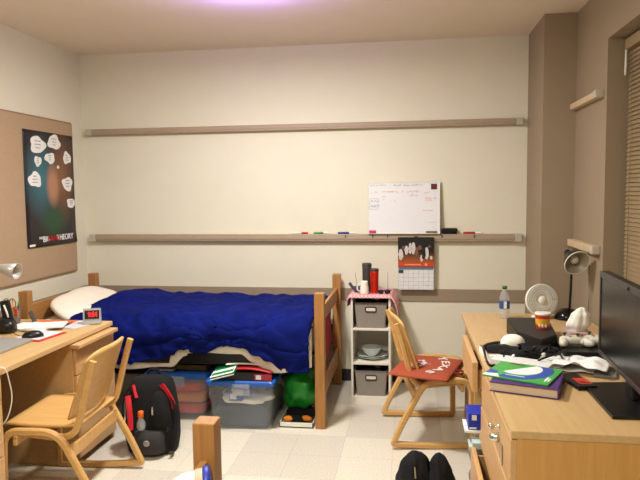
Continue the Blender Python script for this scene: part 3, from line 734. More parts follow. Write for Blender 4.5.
part('printed_players', figs, [mat('print_white', (206, 200, 196), .5), mat('print_brown', (120, 84, 66), .5), mat('print_black', (26, 24, 30), .5)], php)
st_ = MB(); cq(st_, -.142, .142, -.024, .012, .0021, .0027); part('orange_strip', st_, mat('strip_orange', (206, 66, 38), .5), php)
stt = MB(); cq(stt, -.09, .04, -.010, -.002, .0028, .0031); cq(stt, .07, .09, -.014, .004, .0028, .0031); part('strip_print', stt, mat('strip_print_ink', (226, 160, 130), .5), php)
lo = MB(); cq(lo, -.142, .142, -.208, -.026, -.001, .003); dtp = part('date_page', lo, mat('date_page_paper', (222, 222, 226), .6), ca)
gd = MB()
for k in range(8): cq(gd, -.138+.276*k/7-.0008, -.138+.276*k/7+.0008, -.203, -.048, .0031, .0034)
for k in range(6): cq(gd, -.138, .138, -.203+.155*k/5-.0008, -.203+.155*k/5+.0008, .0031, .0034)
part('date_grid', gd, mat('grid_ink', (160, 158, 164), .6), dtp)
hd = MB(); cq(hd, -.138, .138, -.046, -.030, .0031, .0034); part('weekday_bar', hd, mat('bar_slate', (96, 120, 136), .6), dtp)
hb_ = MB(); cq(hb_, -.138, -.1, -.075, -.048, .0035, .0038); part('month_box', hb_, DGREY, dtp)
part('spiral', MB().tube([(-.095, CY-.004, .965), (.185, CY-.004, .965)], .003, 8), DGREY, ca)
part('hanging_loop', MB().box(.03, .06, CY-.001, CY+.003, 1.204, 1.212), DGREY, ca)

# ------------------------------------------------------------------ chairs
def make_chair(label, loc, rz):
    t = thing('desk_chair', label, 'chair', loc, rz, 'bentwood desk chairs')
    HW = .275
    for s in (-1, 1):
        y = s*HW
        pts = fillet([(-.24, y, .05), (-.045, y, .425), (.222, y, .425), (.238, y, .02), (.0, y, .018)], .075, 6)
        low = fillet([(.236, y, .15), (.238, y, .0175), (.0, y, .0175), (-.2475, y, .034), (-.19, y, .16)], .014, 3)
        top = fillet([(-.19, y, .16), (-.05, y, .424), (.228, y, .424), (.236, y, .15)], .085, 7)
        part('side_frame', MB().ribbon(top+low[0:0], (0, 1, 0), .03, .036).ribbon(low, (0, 1, 0), .03, .0345), CHAIRW, t, world=False)
        yu = s*.232
        up_ = fillet([(-.222, yu, .765), (-.195, yu, .68), (-.115, yu, .375), (.19, yu, .402)], .09, 8)
        part('back_upright', MB().ribbon(up_, (0, 1, 0), .026, .033), CHAIRW, t, world=False)
    def seat(u, v):
        x = -.13+.405*u; y = -.216+.432*v
        e = min(u, 1-u)/.12; e = min(1, e); yy = (v-.5)*2
        yq = y*(.93+.07*min(1, (1-u)/.1))
        z = .441-.014*math.sin(PI*min(1, u*1.1))*(1-.6*abs(yy)**2)-.016*max(0, (u-.86)/.14)**2+.006*u
        return (x, yq, z)
    part('seat', MB().grid(seat, 20, 16, .014), CHAIRW, t, world=False)
    def back(u, v):
        y = -.222+.444*u; yy = (u-.5)*2; z = .47+.325*v
        z2 = .47+(.335-.045*abs(yy)**5)*v
        x = -.195+.27*(.795-z2)/.8-.03*(1-yy*yy)+.012*yy*yy
        return (x, y, z2)
    part('backrest', MB().grid(back, 18, 14, .012), CHAIRW, t, world=False)
    part('rear_stretcher', MB().box(-.118, -.098, -.26, .26, .29, .355, .003), CHAIRW, t, world=False)
    part('front_stretcher', MB().box(.17, .19, -.26, .26, .345, .39, .003), CHAIRW, t, world=False)
    return t
ch1 = make_chair('light wood bentwood chair with an orange cushion at the cluttered desk', (.10, 4.0, 0), math.radians(8.5))
ch2 = copy_tree(ch1, (-1.755, 2.97, 0), PI+math.radians(3.5), 'light wood bentwood chair with an empty seat at the alarm clock desk')

# orange cushion with lettering, on the seat of the cluttered desk's chair
cu = thing('seat_cushion', 'burnt orange cushion with white letters on the chair seat', 'cushion', (.105, 3.885, .449), math.radians(-16))
ORC = mat('burnt_orange_cloth', (160, 72, 46), .85, scale=60, var=.08)
def cush(sgn):
    def f(u, v):
        x = -.19+.38*u; y = -.25+.50*v
        a = 1-abs(2*u-1)**4; b_ = 1-abs(2*v-1)**4
        return (x+.0, y, .014+sgn*(.004+.014*a*b_)+.004*noise.noise((x*9, y*9, sgn))*a*b_ )
    return f
cm_ = MB(); cm_.grid(cush(1), 24, 20).grid(lambda u, v: cush(-1)(1-u, v), 24, 20); bmesh.ops.remove_doubles(cm_.bm, verts=cm_.bm.verts, dist=.0081)
ccv = part('cushion_cover', cm_, ORC, cu, world=False)
WI = mat('white_print', (232, 224, 222), .7)
tx = MB()
def ctop(x, y):
    a = max(0, 1-abs(x/.19)**4); b_ = max(0, 1-abs(y/.25)**4)
    return .018+.014*a*b_+.004*noise.noise((x*9, y*9, 1))*a*b_+.0022
for ch, a in zip('TEXAS', (37, 19, 0, -19, -37)):
    r_ = math.radians(a)
    p = (-.15+.26*math.cos(r_), .0+.26*math.sin(r_), 0); p = (p[0], p[1], max(ctop(p[0]+dx, p[1]+dy) for dx in (-.03, 0, .03) for dy in (-.03, 0, .03)))
    tx.text(ch, .088, axes((math.sin(r_), -math.cos(r_), 0), (math.cos(r_), math.sin(r_), 0), p) @ Matrix.Diagonal((1.25, .8, 1, 1)), .0008, .002)
part('lettering', tx, WI, ccv, 'white TEXAS lettering', world=False)
em = MB()
random.seed(3)
for k in range(26):
    a = random.uniform(0, 2*PI); rr = .055*math.sqrt(random.random()); x, y = -.07+1.1*rr*math.cos(a), 1.6*rr*math.sin(a)
    w_ = random.uniform(.008, .016); h_ = random.uniform(.006, .011); q = random.uniform(0, PI)
    em.prism([(w_*math.cos(2*PI*j/8), h_*math.sin(2*PI*j/8)) for j in range(8)], .0008, Matrix.Translation((x, y, ctop(x, y))) @ Matrix.Rotation(q, 4, 'Z'))
em.prism([(-.02, -.005), (.04, -.001), (.04, .001), (-.02, .005)], .0008, Matrix.Translation((-.015, 0, ctop(0, 0))))
part('printed_emblem', em, mat('emblem_print', (214, 208, 208), .7), ccv, world=False)
part('handle_loop', MB().ribbon(smoothpath([(.18, .0, .015), (.225, -.005, .012), (.23, -.06, .01), (.185, -.07, .015)], 6), (0, 0, 1), .016, .006), mat('brown_webbing', (120, 44, 30), .8), cu, world=False)

# ------------------------------------------------------------------ left desk and chest
LX, LB = -1.893, -2.655
ld = thing('desk', 'maple laminate desk with the alarm clock, below the tackboard', 'desk', (-2.27, 3.13, 0), 0, 'maple desks')
part('desktop', MB().box(LB, LX, 2.582, 3.69, .732, .76, .003), [DESK], ld)
part('leg_panel', MB().box(LB+.01, LX-.012, 2.582, 2.602, 0, .732, .001), DESK, ld)
part('pedestal', MB().box(LB+.01, LX-.014, 3.225, 3.245, 0, .732, .001).box(LB+.01, LX-.014, 3.665, 3.685, 0, .732, .001).box(LB+.01, LX-.03, 3.245, 3.665, .04, .06), DESK, ld)
part('back_panel', MB().box(LB+.01, LB+.026, 2.602, 3.225, .25, .73), SHADEWOOD, ld)
part('pull_out_board', MB().box(LX-.5, LX+.048, 3.20, 3.665, .702, .724, .003), DESKE, ld)
part('drawer', MB().box(LX-.013, LX+.006, 3.23, 3.682, .54, .70, .003), DESKE, ld)
part('drawer', MB().box(LX-.013, LX+.006, 3.23, 3.682, .05, .535, .003), DESKE, ld)
DRAWERS = []
def chest(label, x, sgn, y0, y1, back, opens, lock=None):
    """three drawer chest; sgn = +1 front faces +x"""
    t = thing('drawer_chest', label, 'chest of drawers', ((x+back)/2, (y0+y1)/2, 0), 0, 'three drawer chests')
    a, b = sorted((x, back)); fx = x-sgn*.02
    fa, fb = sorted((fx, back))
    part('top_panel', MB().box(a, b, y0, y1, .732, .76, .003), DESK, t)
    bd_ = MB()
    for y in (y0+.002, y1-.022): bd_.box(fa, fb, y, y+.02, 0, .732, .001)
    bd_.box(*sorted((back, back+sgn*.012)), y0+.02, y1-.02, .02, .73)
    for z in (.04, .345, .545): bd_.box(fa, fb-.0, y0+.022, y1-.022, z, z+.012)
    part('carcass', bd_, wood('maple_side', (208, 158, 92), (198, 146, 78), 'z'), t)
    for (z0, z1), op in zip(((.552, .728), (.352, .546), (.05, .346)), opens):
        f0 = x+sgn*(op-.022); f1 = x+sgn*op
        m = MB(); m.box(*sorted((f0, f1)), y0+.004, y1-.004, z0, z1, .003)
        if op > .02:
            for y in (y0+.03, y1-.045): m.box(*sorted((f0, f0-sgn*.4)), y, y+.013, z0+.02, z1-.03)
            m.box(*sorted((f0, f0-sgn*.4)), y0+.04, y1-.04, z0+.02, z0+.028)
        DRAWERS.append(part('drawer', m, DESKE, t))
    return t
chest('maple chest of drawers mostly out of view beside the alarm clock desk', LX, 1, 1.76, 2.578, LB, (.001, .001, .001))

# ------------------------------------------------------------------ right desk and chest
DX, DB = .337, 1.10
rd = thing('desk', 'maple laminate desk crowded with bottle, fan and black gear', 'desk', (.72, 3.57, 0), 0, 'maple desks')
part('desktop', MB().box(DX, DB, 2.965, 4.17, .732, .76, .003), DESK, rd)
part('leg_panel', MB().box(DX+.025, DB-.01, 4.14, 4.16, 0, .732, .001), DESK, rd)
part('pedestal', MB().box(DX+.014, DB-.01, 3.42, 3.44, 0, .732, .001).box(DX+.014, DB-.01, 2.97, 2.99, 0, .732, .001).box(DX+.02, DB-.01, 2.99, 3.42, .04, .055).box(DX+.02, DB-.01, 2.99, 3.42, .535, .55).box(DX-.0, DB-.3, 2.99, 3.42, .354, .372), DESK, rd)
part('back_panel', MB().box(DB-.03, DB-.014, 3.44, 4.14, .25, .73), SHADEWOOD, rd)
part('drawer', MB().box(DX-.042, DX-.016, 2.985, 3.56, .60, .748, .003).box(DX-.02, DX+.4, 3.02, 3.033, .61, .70).box(DX-.02, DX+.4, 3.40, 3.413, .61, .70).box(DX-.02, DX+.4, 3.033, 3.40, .61, .618), DESKE, rd)
rc = chest('maple chest of drawers with a chrome lock and an open drawer', DX, -1, 2.10, 2.96, DB, (.001, .004, .05))
lk = MB()
ly, lz = 2.38, .625
lk.lathe([(0, 0), (.019, 0), (.019, .012), (.014, .02), (.013, .034), (0, .036)], (DX-.001, ly, lz), 20, Matrix.Rotation(-PI/2, 4, 'Y'))
part('drawer_lock', lk, CHROME, DRAWERS[-3], 'chrome round drawer lock')
kb = MB(); kb.lathe([(0, 0), (.011, 0), (.011, .004), (.004, .008), (.004, .02), (.013, .03), (.012, .04), (0, .043)], (DX-.001, 2.36, .675), 18, Matrix.Rotation(-PI/2, 4, 'Y'))
part('knob', kb, CHROME, DRAWERS[-3], 'chrome knob')
part('hasp', MB().box(DX-.008, DX-.002, 2.27, 2.285, .56, .64, .002), CHROME, DRAWERS[-3], 'thin chrome hasp')
# things in the open shelf of the pedestal
bk = thing('snack_carton', 'blue and white carton poking out of the desk pedestal', 'carton', (.37, 3.1, .3725))
part('carton_body', MB().box(.285, .45, 3.06, 3.2, .386, .468, .003), mat('carton_blue', (40, 56, 176), .4), bk)
part('white_print', MB().box(.302, .325, 3.0585, 3.0602, .436, .462).box(.29, .325, 3.0585, 3.0602, .392, .400), PAPER, bk)
part('white_tray', MB().box(.268, .456, 3.052, 3.21, .3725, .386, .003), PAPER, bk)
solo('loose_papers', MB().box(.285, .45, 3.0, 3.10, .312, .326, .004).box(.30, .45, 3.0, 3.09, .326, .345, .004), mat('teal_white_paper', (184, 200, 200), .6), 'pale teal pad on the grey cloth under the blue carton', 'pad', (.37, 3.05, .312))
solo('grey_cloth', MB().blob((.395, 3.17, .175), (.095, .14, .13), 2.6, .3, 9, 5, None, 30, 16, flat=.056), mat('mauve_grey_cloth', (150, 134, 132), .9, scale=20), 'grey cloth bunched at the bottom of the pedestal', 'cloth', (.4, 3.17, .056))

# ------------------------------------------------------------------ on the left desk
TD = .7605
solo('laptop', MB().box(-2.38, -2.075, 2.75, 3.12, TD, TD+.018, .004), GREYP, 'closed grey laptop at the near end of the alarm clock desk', 'laptop', (-2.22, 2.93, TD))
ms = thing('computer_mouse', 'black computer mouse on the red edged folder', 'mouse', (-2.12, 3.185, TD+.009))
part('shell', MB().blob((-2.118, 3.185, TD+.009), (.034, .058, .036), 2.3, 0, 1, 0, Matrix.Rotation(-.9, 3, 'Z'), 28, 16, flat=TD+.0095), BLACK, ms)
part('scroll_wheel', MB().lathe([(0, -.003), (.007, -.003), (.007, .003), (0, .003)], (-2.095, 3.205, TD+.036), 12, Matrix.Rotation(PI/2, 4, 'Y')), DGREY, ms)
part('tail_cord', MB().tube(smoothpath([(-2.155, 3.15, TD+.02), (-2.20, 3.16, TD+.024), (-2.26, 3.2, TD+.03), (-2.33, 3.25, TD+.022)], 5), .0018, 6), BLACK, ms)
fo = thing('paper_folder', 'red edged folder beneath the mouse', 'folder', (-2.1, 3.25, TD))
FM = rotz(-.12, (-2.115, 3.235, TD))
part('red_cover', MB().box(-.085, .10, -.115, .115, 0, .005, .001, FM), REDP, fo)
part('inner_sheet', MB().box(-.09, .08, -.10, .11, .005, .008, .001, FM), mat('lilac_paper', (214, 206, 214), .7), fo)
for i, (x, y, w_, d_, rz, z, m, lb) in enumerate((
        (-2.26, 3.58, .30, .17, .1, 0, ORANGE, 'orange sheet under the white papers by the pencil cup'),
        (-2.28, 3.44, .28, .20, -.15, .004, PAPER, 'lower of the white paper stacks before the pencil cup'),
        (-2.19, 3.43, .22, .15, .35, .016, PAPER, 'upper white papers fanned beside the pencil cup'),
        (-2.06, 3.55, .16, .2, -.3, .0, mat('grey_paper', (196, 194, 200), .7), 'grey printed sheet beside the alarm clock'))):
    solo('paper_sheets', MB().box(-w_/2, w_/2, -d_/2, d_/2, 0, (.003, .011, .01, .003)[i], .001, rotz(rz, (x, y, TD+z))), m, lb, 'paper', (x, y, TD+z), 'papers on the alarm clock desk')
# alarm clock
ck_ = thing('alarm_clock', 'silver alarm clock with red digits at the end of the desk', 'clock', (-1.975, 3.585, TD), math.radians(20)); ck_.scale = (.96, 1.0, 1.28)
part('case', MB().loft([[(-.055, -.012, .012), (.055, -.012, .012), (.055, .035, .012), (-.055, .035, .012)], [(-.055, .002, .078), (.055, .002, .078), (.052, .025, .074), (-.052, .025, .074)]]), mat('silver_plastic', (176, 176, 176), .35, .3), ck_, world=False)
part('base', MB().box(-.056, .056, -.03, .045, .0, .012, .004), mat('silver_base', (166, 166, 166), .35, .3), ck_, world=False)
CKM = axes((1, 0, 0), (0, .014, .066), (0, -.0058, .046))
dsp = part('display', MB().box(-.044, .046, -.019, .022, 0, .003, 0, CKM), BLACK, ck_, world=False)
part('digits', MB().text('9:54', .034, CKM @ Matrix.Translation((.005, 0.001, .0036)), .0004, .0006), emit('red_led', (255, 24, 44), 1.6), dsp, 'glowing red digits', world=False)
# pencil cup
pcx, pcy = -2.45, 3.49
pc = thing('pencil_cup', 'mesh cup full of pens and scissors near the bed post', 'pencil cup', (pcx, pcy, TD))
part('mesh_cup', MB().lathe([(0, 0), (.04, 0), (.045, .10), (.042, .10), (.037, .004), (0, .004)], (pcx, pcy, TD), 24), clear('grey_mesh', (120, 116, 108), .72, .4), pc)
random.seed(11)
for i, c_ in enumerate(((40, 44, 60), (60, 130, 60), (190, 60, 40), (30, 30, 30), (60, 110, 180), (220, 150, 50))):
    a = i*1.05; x, y = pcx+.02*math.cos(a), pcy+.02*math.sin(a)
    part('pen', MB().tube([(x, y, TD+.006), (x+.022*math.cos(a), y+.02*math.sin(a), TD+.135+.012*(i % 3))], .0042, 7), mat('pen_%d' % i, c_, .4), pc)
for dx in (-.018, .022):
    part('scissor_handle', MB().tube([Vector((pcx+dx+.019*math.cos(2*PI*k/18)*1.0, pcy-.03+.004*math.cos(2*PI*k/18), TD+.145+.03*math.sin(2*PI*k/18))) for k in range(19)], .0032, 6), mat('scissor_grey', (120, 104, 92), .5), pc)
solo('photo_frame', MB().box(-.004, .004, -.03, .03, 0, .085, .003, rotz(.3, (-2.345, 3.56, TD)) @ Matrix.Rotation(-.35, 4, 'Y')), DGREY, 'small dark frame leaning beside the pencil cup', 'frame', (-2.345, 3.56, TD))
ga = thing('desk_gadget', 'black electronic gadget with white trim at the tackboard side of the desk', 'gadget', (-2.38, 3.33, TD))
part('gadget_base', MB().blob((-2.38, 3.31, TD+.04), (.07, .06, .05), 2.6, .2, 14, 2, None, 28, 16, flat=TD+.001), BLACK, ga)
part('gadget_head', MB().box(-.028, .028, -.014, .014, 0, .13, .008, rotz(.2, (-2.365, 3.33, TD+.06)) @ Matrix.Rotation(-.15, 4, 'Y')), BLACK, ga)
part('white_trim', MB().tube([(-2.352, 3.308, TD+.09), (-2.36, 3.308, TD+.12), (-2.377, 3.308, TD+.165)], .0055, 8), WHITEP, ga)
part('orange_tab', MB().box(-2.352, -2.327, 3.36, 3.365, TD+.08, TD+.135, .002), ORANGE, ga)
# lamp by the tackboard
ll = thing('desk_lamp', 'brushed metal desk lamp reaching in over the alarm clock desk', 'lamp', (-2.5, 2.80, TD))
part('base', MB().lathe([(0, 0), (.08, 0), (.08, .012), (.02, .022), (0, .022)], (-2.5, 2.80, TD), 28), GREYP, ll)
part('arm', MB().tube(smoothpath([(-2.5, 2.80, TD+.02), (-2.56, 2.86, TD+.22), (-2.50, 3.05, TD+.42), (-2.335, 3.19, TD+.418)], 6), .008, 10), GREYP, ll)
part('shade', MB().lathe([(0, 0), (.02, 0), (.024, .03), (.047, .14), (.044, .14), (.02, .03), (0, .02)], (0, 0, 0), 26, axes((0, 1, 0), Vector((.93, .05, -.16)).cross(Vector((0, 1, 0))), (-2.335, 3.19, 1.166))), mat('brushed_shade', (188, 184, 180), .35, .5), ll)
# cable over the desk edge
solo('white_cable', MB().tube(smoothpath([(-1.93, 2.59, .764), (-1.882, 2.60, .763), (-1.872, 2.615, .70), (-1.872, 2.63, .62), (-1.88, 2.62, .55), (-1.90, 2.608, .50), (-1.95, 2.61, .46)], 6), .0028, 6), WHITEP, 'thin white cable looping down from the alarm clock desk', 'cable', (-1.88, 2.6, .76))

# ------------------------------------------------------------------ on the right desk
wt = thing('water_bottle', 'clear water bottle with a green cap at the far edge of the desk', 'bottle', (.592, 4.01, TD))
part('bottle_body', MB().lathe([(0, 0), (.028, 0), (.032, .006), (.032, .055), (.031, .06), (.032, .066), (.032, .125), (.028, .148), (.014, .178), (.0125, .188), (0, .188)], (.592, 4.01, TD), 24), PET, wt)
part('label', MB().lathe([(.0326, .062), (.0326, .112)], (.592, 4.01, TD), 24), mat('label_blue', (52, 82, 140), .4), wt, 'blue paper label')
part('label_stripe', MB().box(.583, .601, 3.9765, 3.9785, TD+.065, TD+.11), PAPER, wt)
part('cap', MB().lathe([(0, .186), (.0155, .186), (.0155, .204), (0, .205)], (.592, 4.01, TD), 18), mat('green_bottle_cap', (30, 96, 62), .4), wt)
FC = Vector((.815, 4.0, .878))
fa = thing('desk_fan', 'small round white fan between the water bottle and the lamp', 'fan', (.825, 4.03, TD), 0)
FMx = axes((1, .22, 0), (.0, .18, 1), FC)
part('housing', MB().lathe([(.0, -.06), (.05, -.058), (.085, -.045), (.102, -.01), (.104, .006), (.098, .014), (.094, .006), (.092, -.005), (.07, -.03), (0, -.035)], (0, 0, 0), 36, FMx), WHITEP, fa)
gr = MB()
for r in (.03, .045, .06, .075, .088):
    gr.tube([FMx @ Vector((r*math.cos(2*PI*k/32), r*math.sin(2*PI*k/32), .014)) for k in range(33)], .0026, 5)
for k in range(48):
    a = 2*PI*k/48; gr.tube([FMx @ Vector((.026*math.cos(a), .026*math.sin(a), .015)), FMx @ Vector((.098*math.cos(a+.25), .098*math.sin(a+.25), .012))], .0022, 4)
part('grille', gr, WHITEP, fa)
part('hub', MB().lathe([(0, .024), (.024, .021), (.028, .014), (0, .008)], (0, 0, 0), 24, FMx), WHITEP, fa)
bl_ = MB()
for k in range(4):
    a = PI/2*k+.4
    bl_.grid(lambda u, v, a=a: FMx @ Vector((math.cos(a+(v-.5)*.9)*(.02+.062*u), math.sin(a+(v-.5)*.9)*(.02+.062*u), -.012+.014*(v-.5))), 6, 6, .0015)
part('blades', bl_, mat('fan_blade', (206, 200, 190), .4), fa)
part('stand', MB().box(.80, .85, 4.02, 4.08, TD+.012, TD+.06, .006), WHITEP, fa)
part('base', MB().lathe([(0, 0), (.06, 0), (.06, .008), (.03, .016), (0, .016)], (.825, 4.05, TD), 28), WHITEP, fa)
# black gooseneck lamp
LBx, LBy = .978, 4.02
gl = thing('desk_lamp', 'black gooseneck lamp with a grey lined shade by the window wall', 'lamp', (LBx, LBy, TD))
part('base', MB().lathe([(0, 0), (.08, 0), (.082, .012), (.07, .04), (.04, .06), (.012, .068), (0, .068)], (LBx, LBy, TD), 32), mat('gloss_black', (12, 12, 14), .12), gl)
part('neck', MB().tube(smoothpath([(LBx+.01, LBy, TD+.06), (LBx+.015, LBy, TD+.18), (LBx+.018, LBy+.005, TD+.30), (LBx+.01, LBy+.02, TD+.375), (LBx-.005, LBy+.01, TD+.405)], 6), .0075, 10), BLACK, gl)
SO = Vector((LBx-.0, LBy, 1.168)); SD = Vector((.036, -.125, -.06)).normalized()
SMx = axes(SD.orthogonal(), SD.cross(SD.orthogonal()), SO)
part('socket', MB().lathe([(0, -.03), (.016, -.03), (.022, -.02), (.024, .02), (0, .02)], (0, 0, 0), 22, SMx), BLACK, gl)
shd = MB(); shd.lathe([(.022, .012), (.038, .02), (.062, .06), (.078, .104), (.0795, .106)], (0, 0, 0), 32, SMx)
shp = part('shade', shd, BLACK, gl)
part('shade_lining', MB().lathe([(.012, .022), (.036, .023), (.060, .062), (.076, .1045), (.0795, .1065)], (0, 0, 0), 32, SMx), mat('shade_lining_grey', (176, 168, 154), .4, .2), shp, 'pale grey inner shade lining')
part('shade_rim', MB().lathe([(.0765, .1035), (.081, .104), (.081, .109), (.0765, .109), (.0765, .1035)], (0, 0, 0), 32, SMx), WHITEP, shp, 'pale shade rim')
part('bulb', MB().lathe([(0, .02), (.012, .03), (.014, .045), (.024, .06), (.026, .075), (.016, .09), (0, .094)], (0, 0, 0), 18, SMx), mat('frosted_bulb', (214, 206, 196), .4), gl)
part('power_cord', MB().tube(smoothpath([(LBx+.07, LBy+.02, TD+.01), (1.09, 4.03, TD+.03), (1.10, 4.02, TD+.14), (1.10, 4.02, 1.1)], 6), .003, 6), GREYP, gl)

# black console box with noodle cup on it
CBz = .085
cn = thing('console_box', 'flat black box beneath the red and yellow cup', 'box', (.645, 3.36, TD), .10)
CBO = [(.545, 3.60), (.54, 3.23), (.628, 3.07), (.725, 3.18), (.775, 3.63)]
part('case', MB().prism(CBO, CBz-.004, Matrix.Translation((0, 0, TD))), mat('charcoal_plastic', (30, 28, 30), .5), cn)
part('top_plate', MB().prism([(.65+(x-.65)*.96, 3.36+(y-3.36)*.97) for x, y in CBO], .004, Matrix.Translation((0, 0, TD+CBz-.004))), mat('graphite_plastic', (40, 38, 40), .5), cn)
nc = thing('noodle_cup', 'red and yellow paper cup on the flat black box', 'cup', (.685, 3.325, TD+CBz))
c0 = (.685, 3.325, TD+CBz)
part('cup_wall', MB().lathe([(0, 0), (.031, 0), (.032, .002), (.039, .075)], c0, 28), mat('cup_red', (206, 56, 36), .4), nc)
part('yellow_band', MB().lathe([(.0346, .024), (.0376, .056)], c0, 28), mat('cup_yellow', (236, 176, 50), .4), nc, 'yellow printed band')
part('rim', MB().lathe([(.0385, .074), (.0405, .075), (.0405, .085), (.0385, .0855), (0, .081)], c0, 28), WHITEP, nc, 'white rim and lid')
pr_ = MB()
for a in (-2.2, -1.75, -1.3):
    pr_.blob((c0[0]+.0335*math.cos(a), c0[1]+.0335*math.sin(a), c0[2]+.02), (.007, .004, .01), 2.2, 0, 1, 0, None, 12, 8)
part('printed_marks', pr_, mat('cup_print', (226, 210, 196), .5), nc)
# tissue
tb = thing('tissue_box', 'pinkish box with a white tissue pulled up beside the lamp', 'tissue box', (.915, 3.53, TD))
part('carton', MB().box(.85, .975, 3.46, 3.60, TD, TD+.035, .004), mat('tissue_carton', (190, 160, 156), .6), tb)
def tis(u, v):
    a = 2*PI*u
    r = interp([(0, .04), (.3, .062), (.65, .05), (.9, .026), (1, .004)], v)*(1+(.10*math.sin(6*a+1.5*v)+.05*math.sin(11*a+2))*(1-.4*v))
    return (.908+r*math.cos(a)+.026*v, 3.53+r*math.sin(a)*.75, TD+.03+.135*v+.006*math.sin(5*a)*v*(1-v)*3)
part('tissue', MB().grid(tis, 48, 20), WCL, tb)
# second console and controllers
gc = thing('game_console', 'black console under the white game controllers', 'console', (.83, 3.14, TD))
part('case', MB().box(.72, .96, 2.985, 3.29, TD, TD+.05, .006), BLACK, gc)
part('front_slot', MB().box(.74, .90, 2.9835, 2.986, TD+.028, TD+.032), DGREY, gc)
part('front_label', MB().box(.85, .89, 2.983, 2.986, TD+.008, TD+.02), PAPER, gc)
def controller(label, c, rz):
    t = thing('game_controller', label, 'controller', c, rz, 'white game controllers')
    b = MB()
    b.blob((0, 0, .022), (.062, .036, .018), 2.6, 0, 1, 0, None, 30, 14)
    for s in (-1, 1): b.blob((s*.052, -.03, .018), (.021, .045, .018), 2.2, 0, 1, 0, Matrix.Rotation(s*.38, 3, 'Z'), 24, 14)
    part('shell', b, mat('controller_white', (214, 208, 194), .4), t, world=False)
    for x, y in ((-.035, .012), (.018, -.012)): part('thumb_stick', MB().lathe([(0, .036), (.005, .036), (.005, .044), (.009, .047), (.009, .051), (0, .05)], (x, y, 0), 14), DGREY, t, world=False)
    part('direction_pad', MB().box(-.025, -.011, -.016, -.011, .036, .042).box(-.0205, -.0155, -.021, -.006, .036, .042), GREYP, t, world=False)
    for k, c_ in enumerate(((70, 140, 70), (180, 50, 40), (60, 80, 170), (210, 170, 60))):
        a = -PI/2+k*PI/2; part('button', MB().lathe([(0, .036), (.0042, .036), (.004, .042), (0, .0425)], (.036+.011*math.cos(a), .012+.011*math.sin(a), 0), 10), mat('button_%d' % k, c_, .3), t, world=False)
    return t
g1 = controller('white game controller nearer the paper cup, on the black console', (.787, 3.125, TD+.051), .1)
g2 = copy_tree(g1, (.905, 3.14, TD+.051), -.25, 'white game controller nearer the monitor, on the black console')
# black bag with strap loop, white dome cap, carton
g1.scale = g2.scale = (1.04, 1.04, 1.15)
bg = thing('black_pouch', 'black drawstring pouch heaped on the desk before the flat black box', 'pouch', (.52, 3.02, TD))
part('pouch_body', MB().blob((.53, 3.045, TD+.03), (.14, .085, .034), 2.4, .6, 13, 7, Matrix.Rotation(.12, 3, 'Z'), 48, 20, flat=TD+.001).blob((.47, 3.13, TD+.022), (.09, .06, .024), 2.4, .3, 12, 4, None, 30, 14, flat=TD+.001), BLACKF, bg)
part('strap', MB().tube(smoothpath([(.50, 3.16, TD+.045), (.42, 3.12, TD+.055), (.355, 3.02, TD+.062), (.345, 2.93, TD+.05), (.358, 2.86, TD+.012), (.41, 2.90, TD+.012), (.46, 2.96, TD+.03)], 6), .006, 8), BLACK, bg)
random.seed(21)
for k in range(7):
    x, y = .42+.05*k*.6+random.uniform(-.02, .02), 2.93+random.uniform(-.03, .1)
    p_ = [(x+random.uniform(-.07, .07)+.02*q, y+random.uniform(-.05, .05), TD+.03+random.uniform(0, .045)*(1 if 0 < q < 4 else .1)) for q in range(5)]
    part('cord', MB().tube(smoothpath(p_, 6), .005, 7), BLACK, bg)
part('cord_end', MB().bar((.46, 2.915, TD+.028), (.485, 2.935, TD+.046), .014, .012, .003), WHITEP, bg, 'white cord tip')
part('cord_end', MB().bar((.6, 2.915, TD+.05), (.615, 2.92, TD+.056), .012, .012, .003), WHITEP, bg, 'white cord tip')
cp = thing('baseball_hat', 'white rounded hat lying on the black pouch', 'hat', (.472, 3.10, TD+.045))
part('crown', MB().blob((.50, 3.10, TD+.05), (.058, .05, .052), 2.3, .05, 10, 2, None, 30, 16, flat=TD+.044), WCL, cp)
part('peak', MB().grid(lambda u, v: (.455-.03*v+.0, 3.06+.08*u+.02*(u-.5)*v, TD+.05-.008*v), 8, 5, .003), WCL, cp)
bxo = thing('small_carton', 'small white carton with orange print at the front edge of the desk', 'carton', (.395, 2.985, TD), .15)
part('carton_body', MB().box(-.03, .045, -.05, .16, 0, .035, .002), PAPER, bxo, world=False)
part('brown_flap', MB().box(-.029, .044, -.02, .159, .035, .037), mat('brown_card', (150, 100, 76), .6), bxo, world=False)
part('orange_print', MB().box(.012, .044, -.0515, -.05, .005, .03).box(-.0, .03, .0, .05, .037, .038), ORANGE, bxo, world=False)
# papers
solo('white_notebook', MB().box(-.13, .13, -.05, .05, 0, .036, .002, rotz(-.46, (.505, 2.868, TD+.0))), mat('notebook_white', (228, 226, 226), .5), 'white notebook wedged behind the green magazine', 'notebook', (.505, 2.868, TD), None)
random.seed(5)
for i, (x, y, w_, d_, rz, z, lb) in enumerate(((.735, 2.92, .28, .24, -.25, .002, 'lowest loose white sheet before the black console'), (.65, 2.93, .27, .20, .12, .012, 'crumpled white sheet in the middle of the paper pile'), (.755, 2.85, .23, .17, -.42, .026, 'topmost creased white sheet beside the wallet'))):
    M = rotz(rz, (x, y, TD+z))
    solo('crumpled_paper', MB().grid(lambda u, v, M=M, i=i: M @ Vector(((u-.5)*w_, (v-.5)*d_*(1+.12*noise.noise((u*4, i, 1))), .006+.022*(noise.noise((u*3.3+i*5, v*3.1, i))+.5)*(.4+u*(1-u)*3)*(1 if i else .35))), 26, 18, .0012), PAPER, lb, 'paper', (x, y, TD+z), 'loose papers on the cluttered desk')
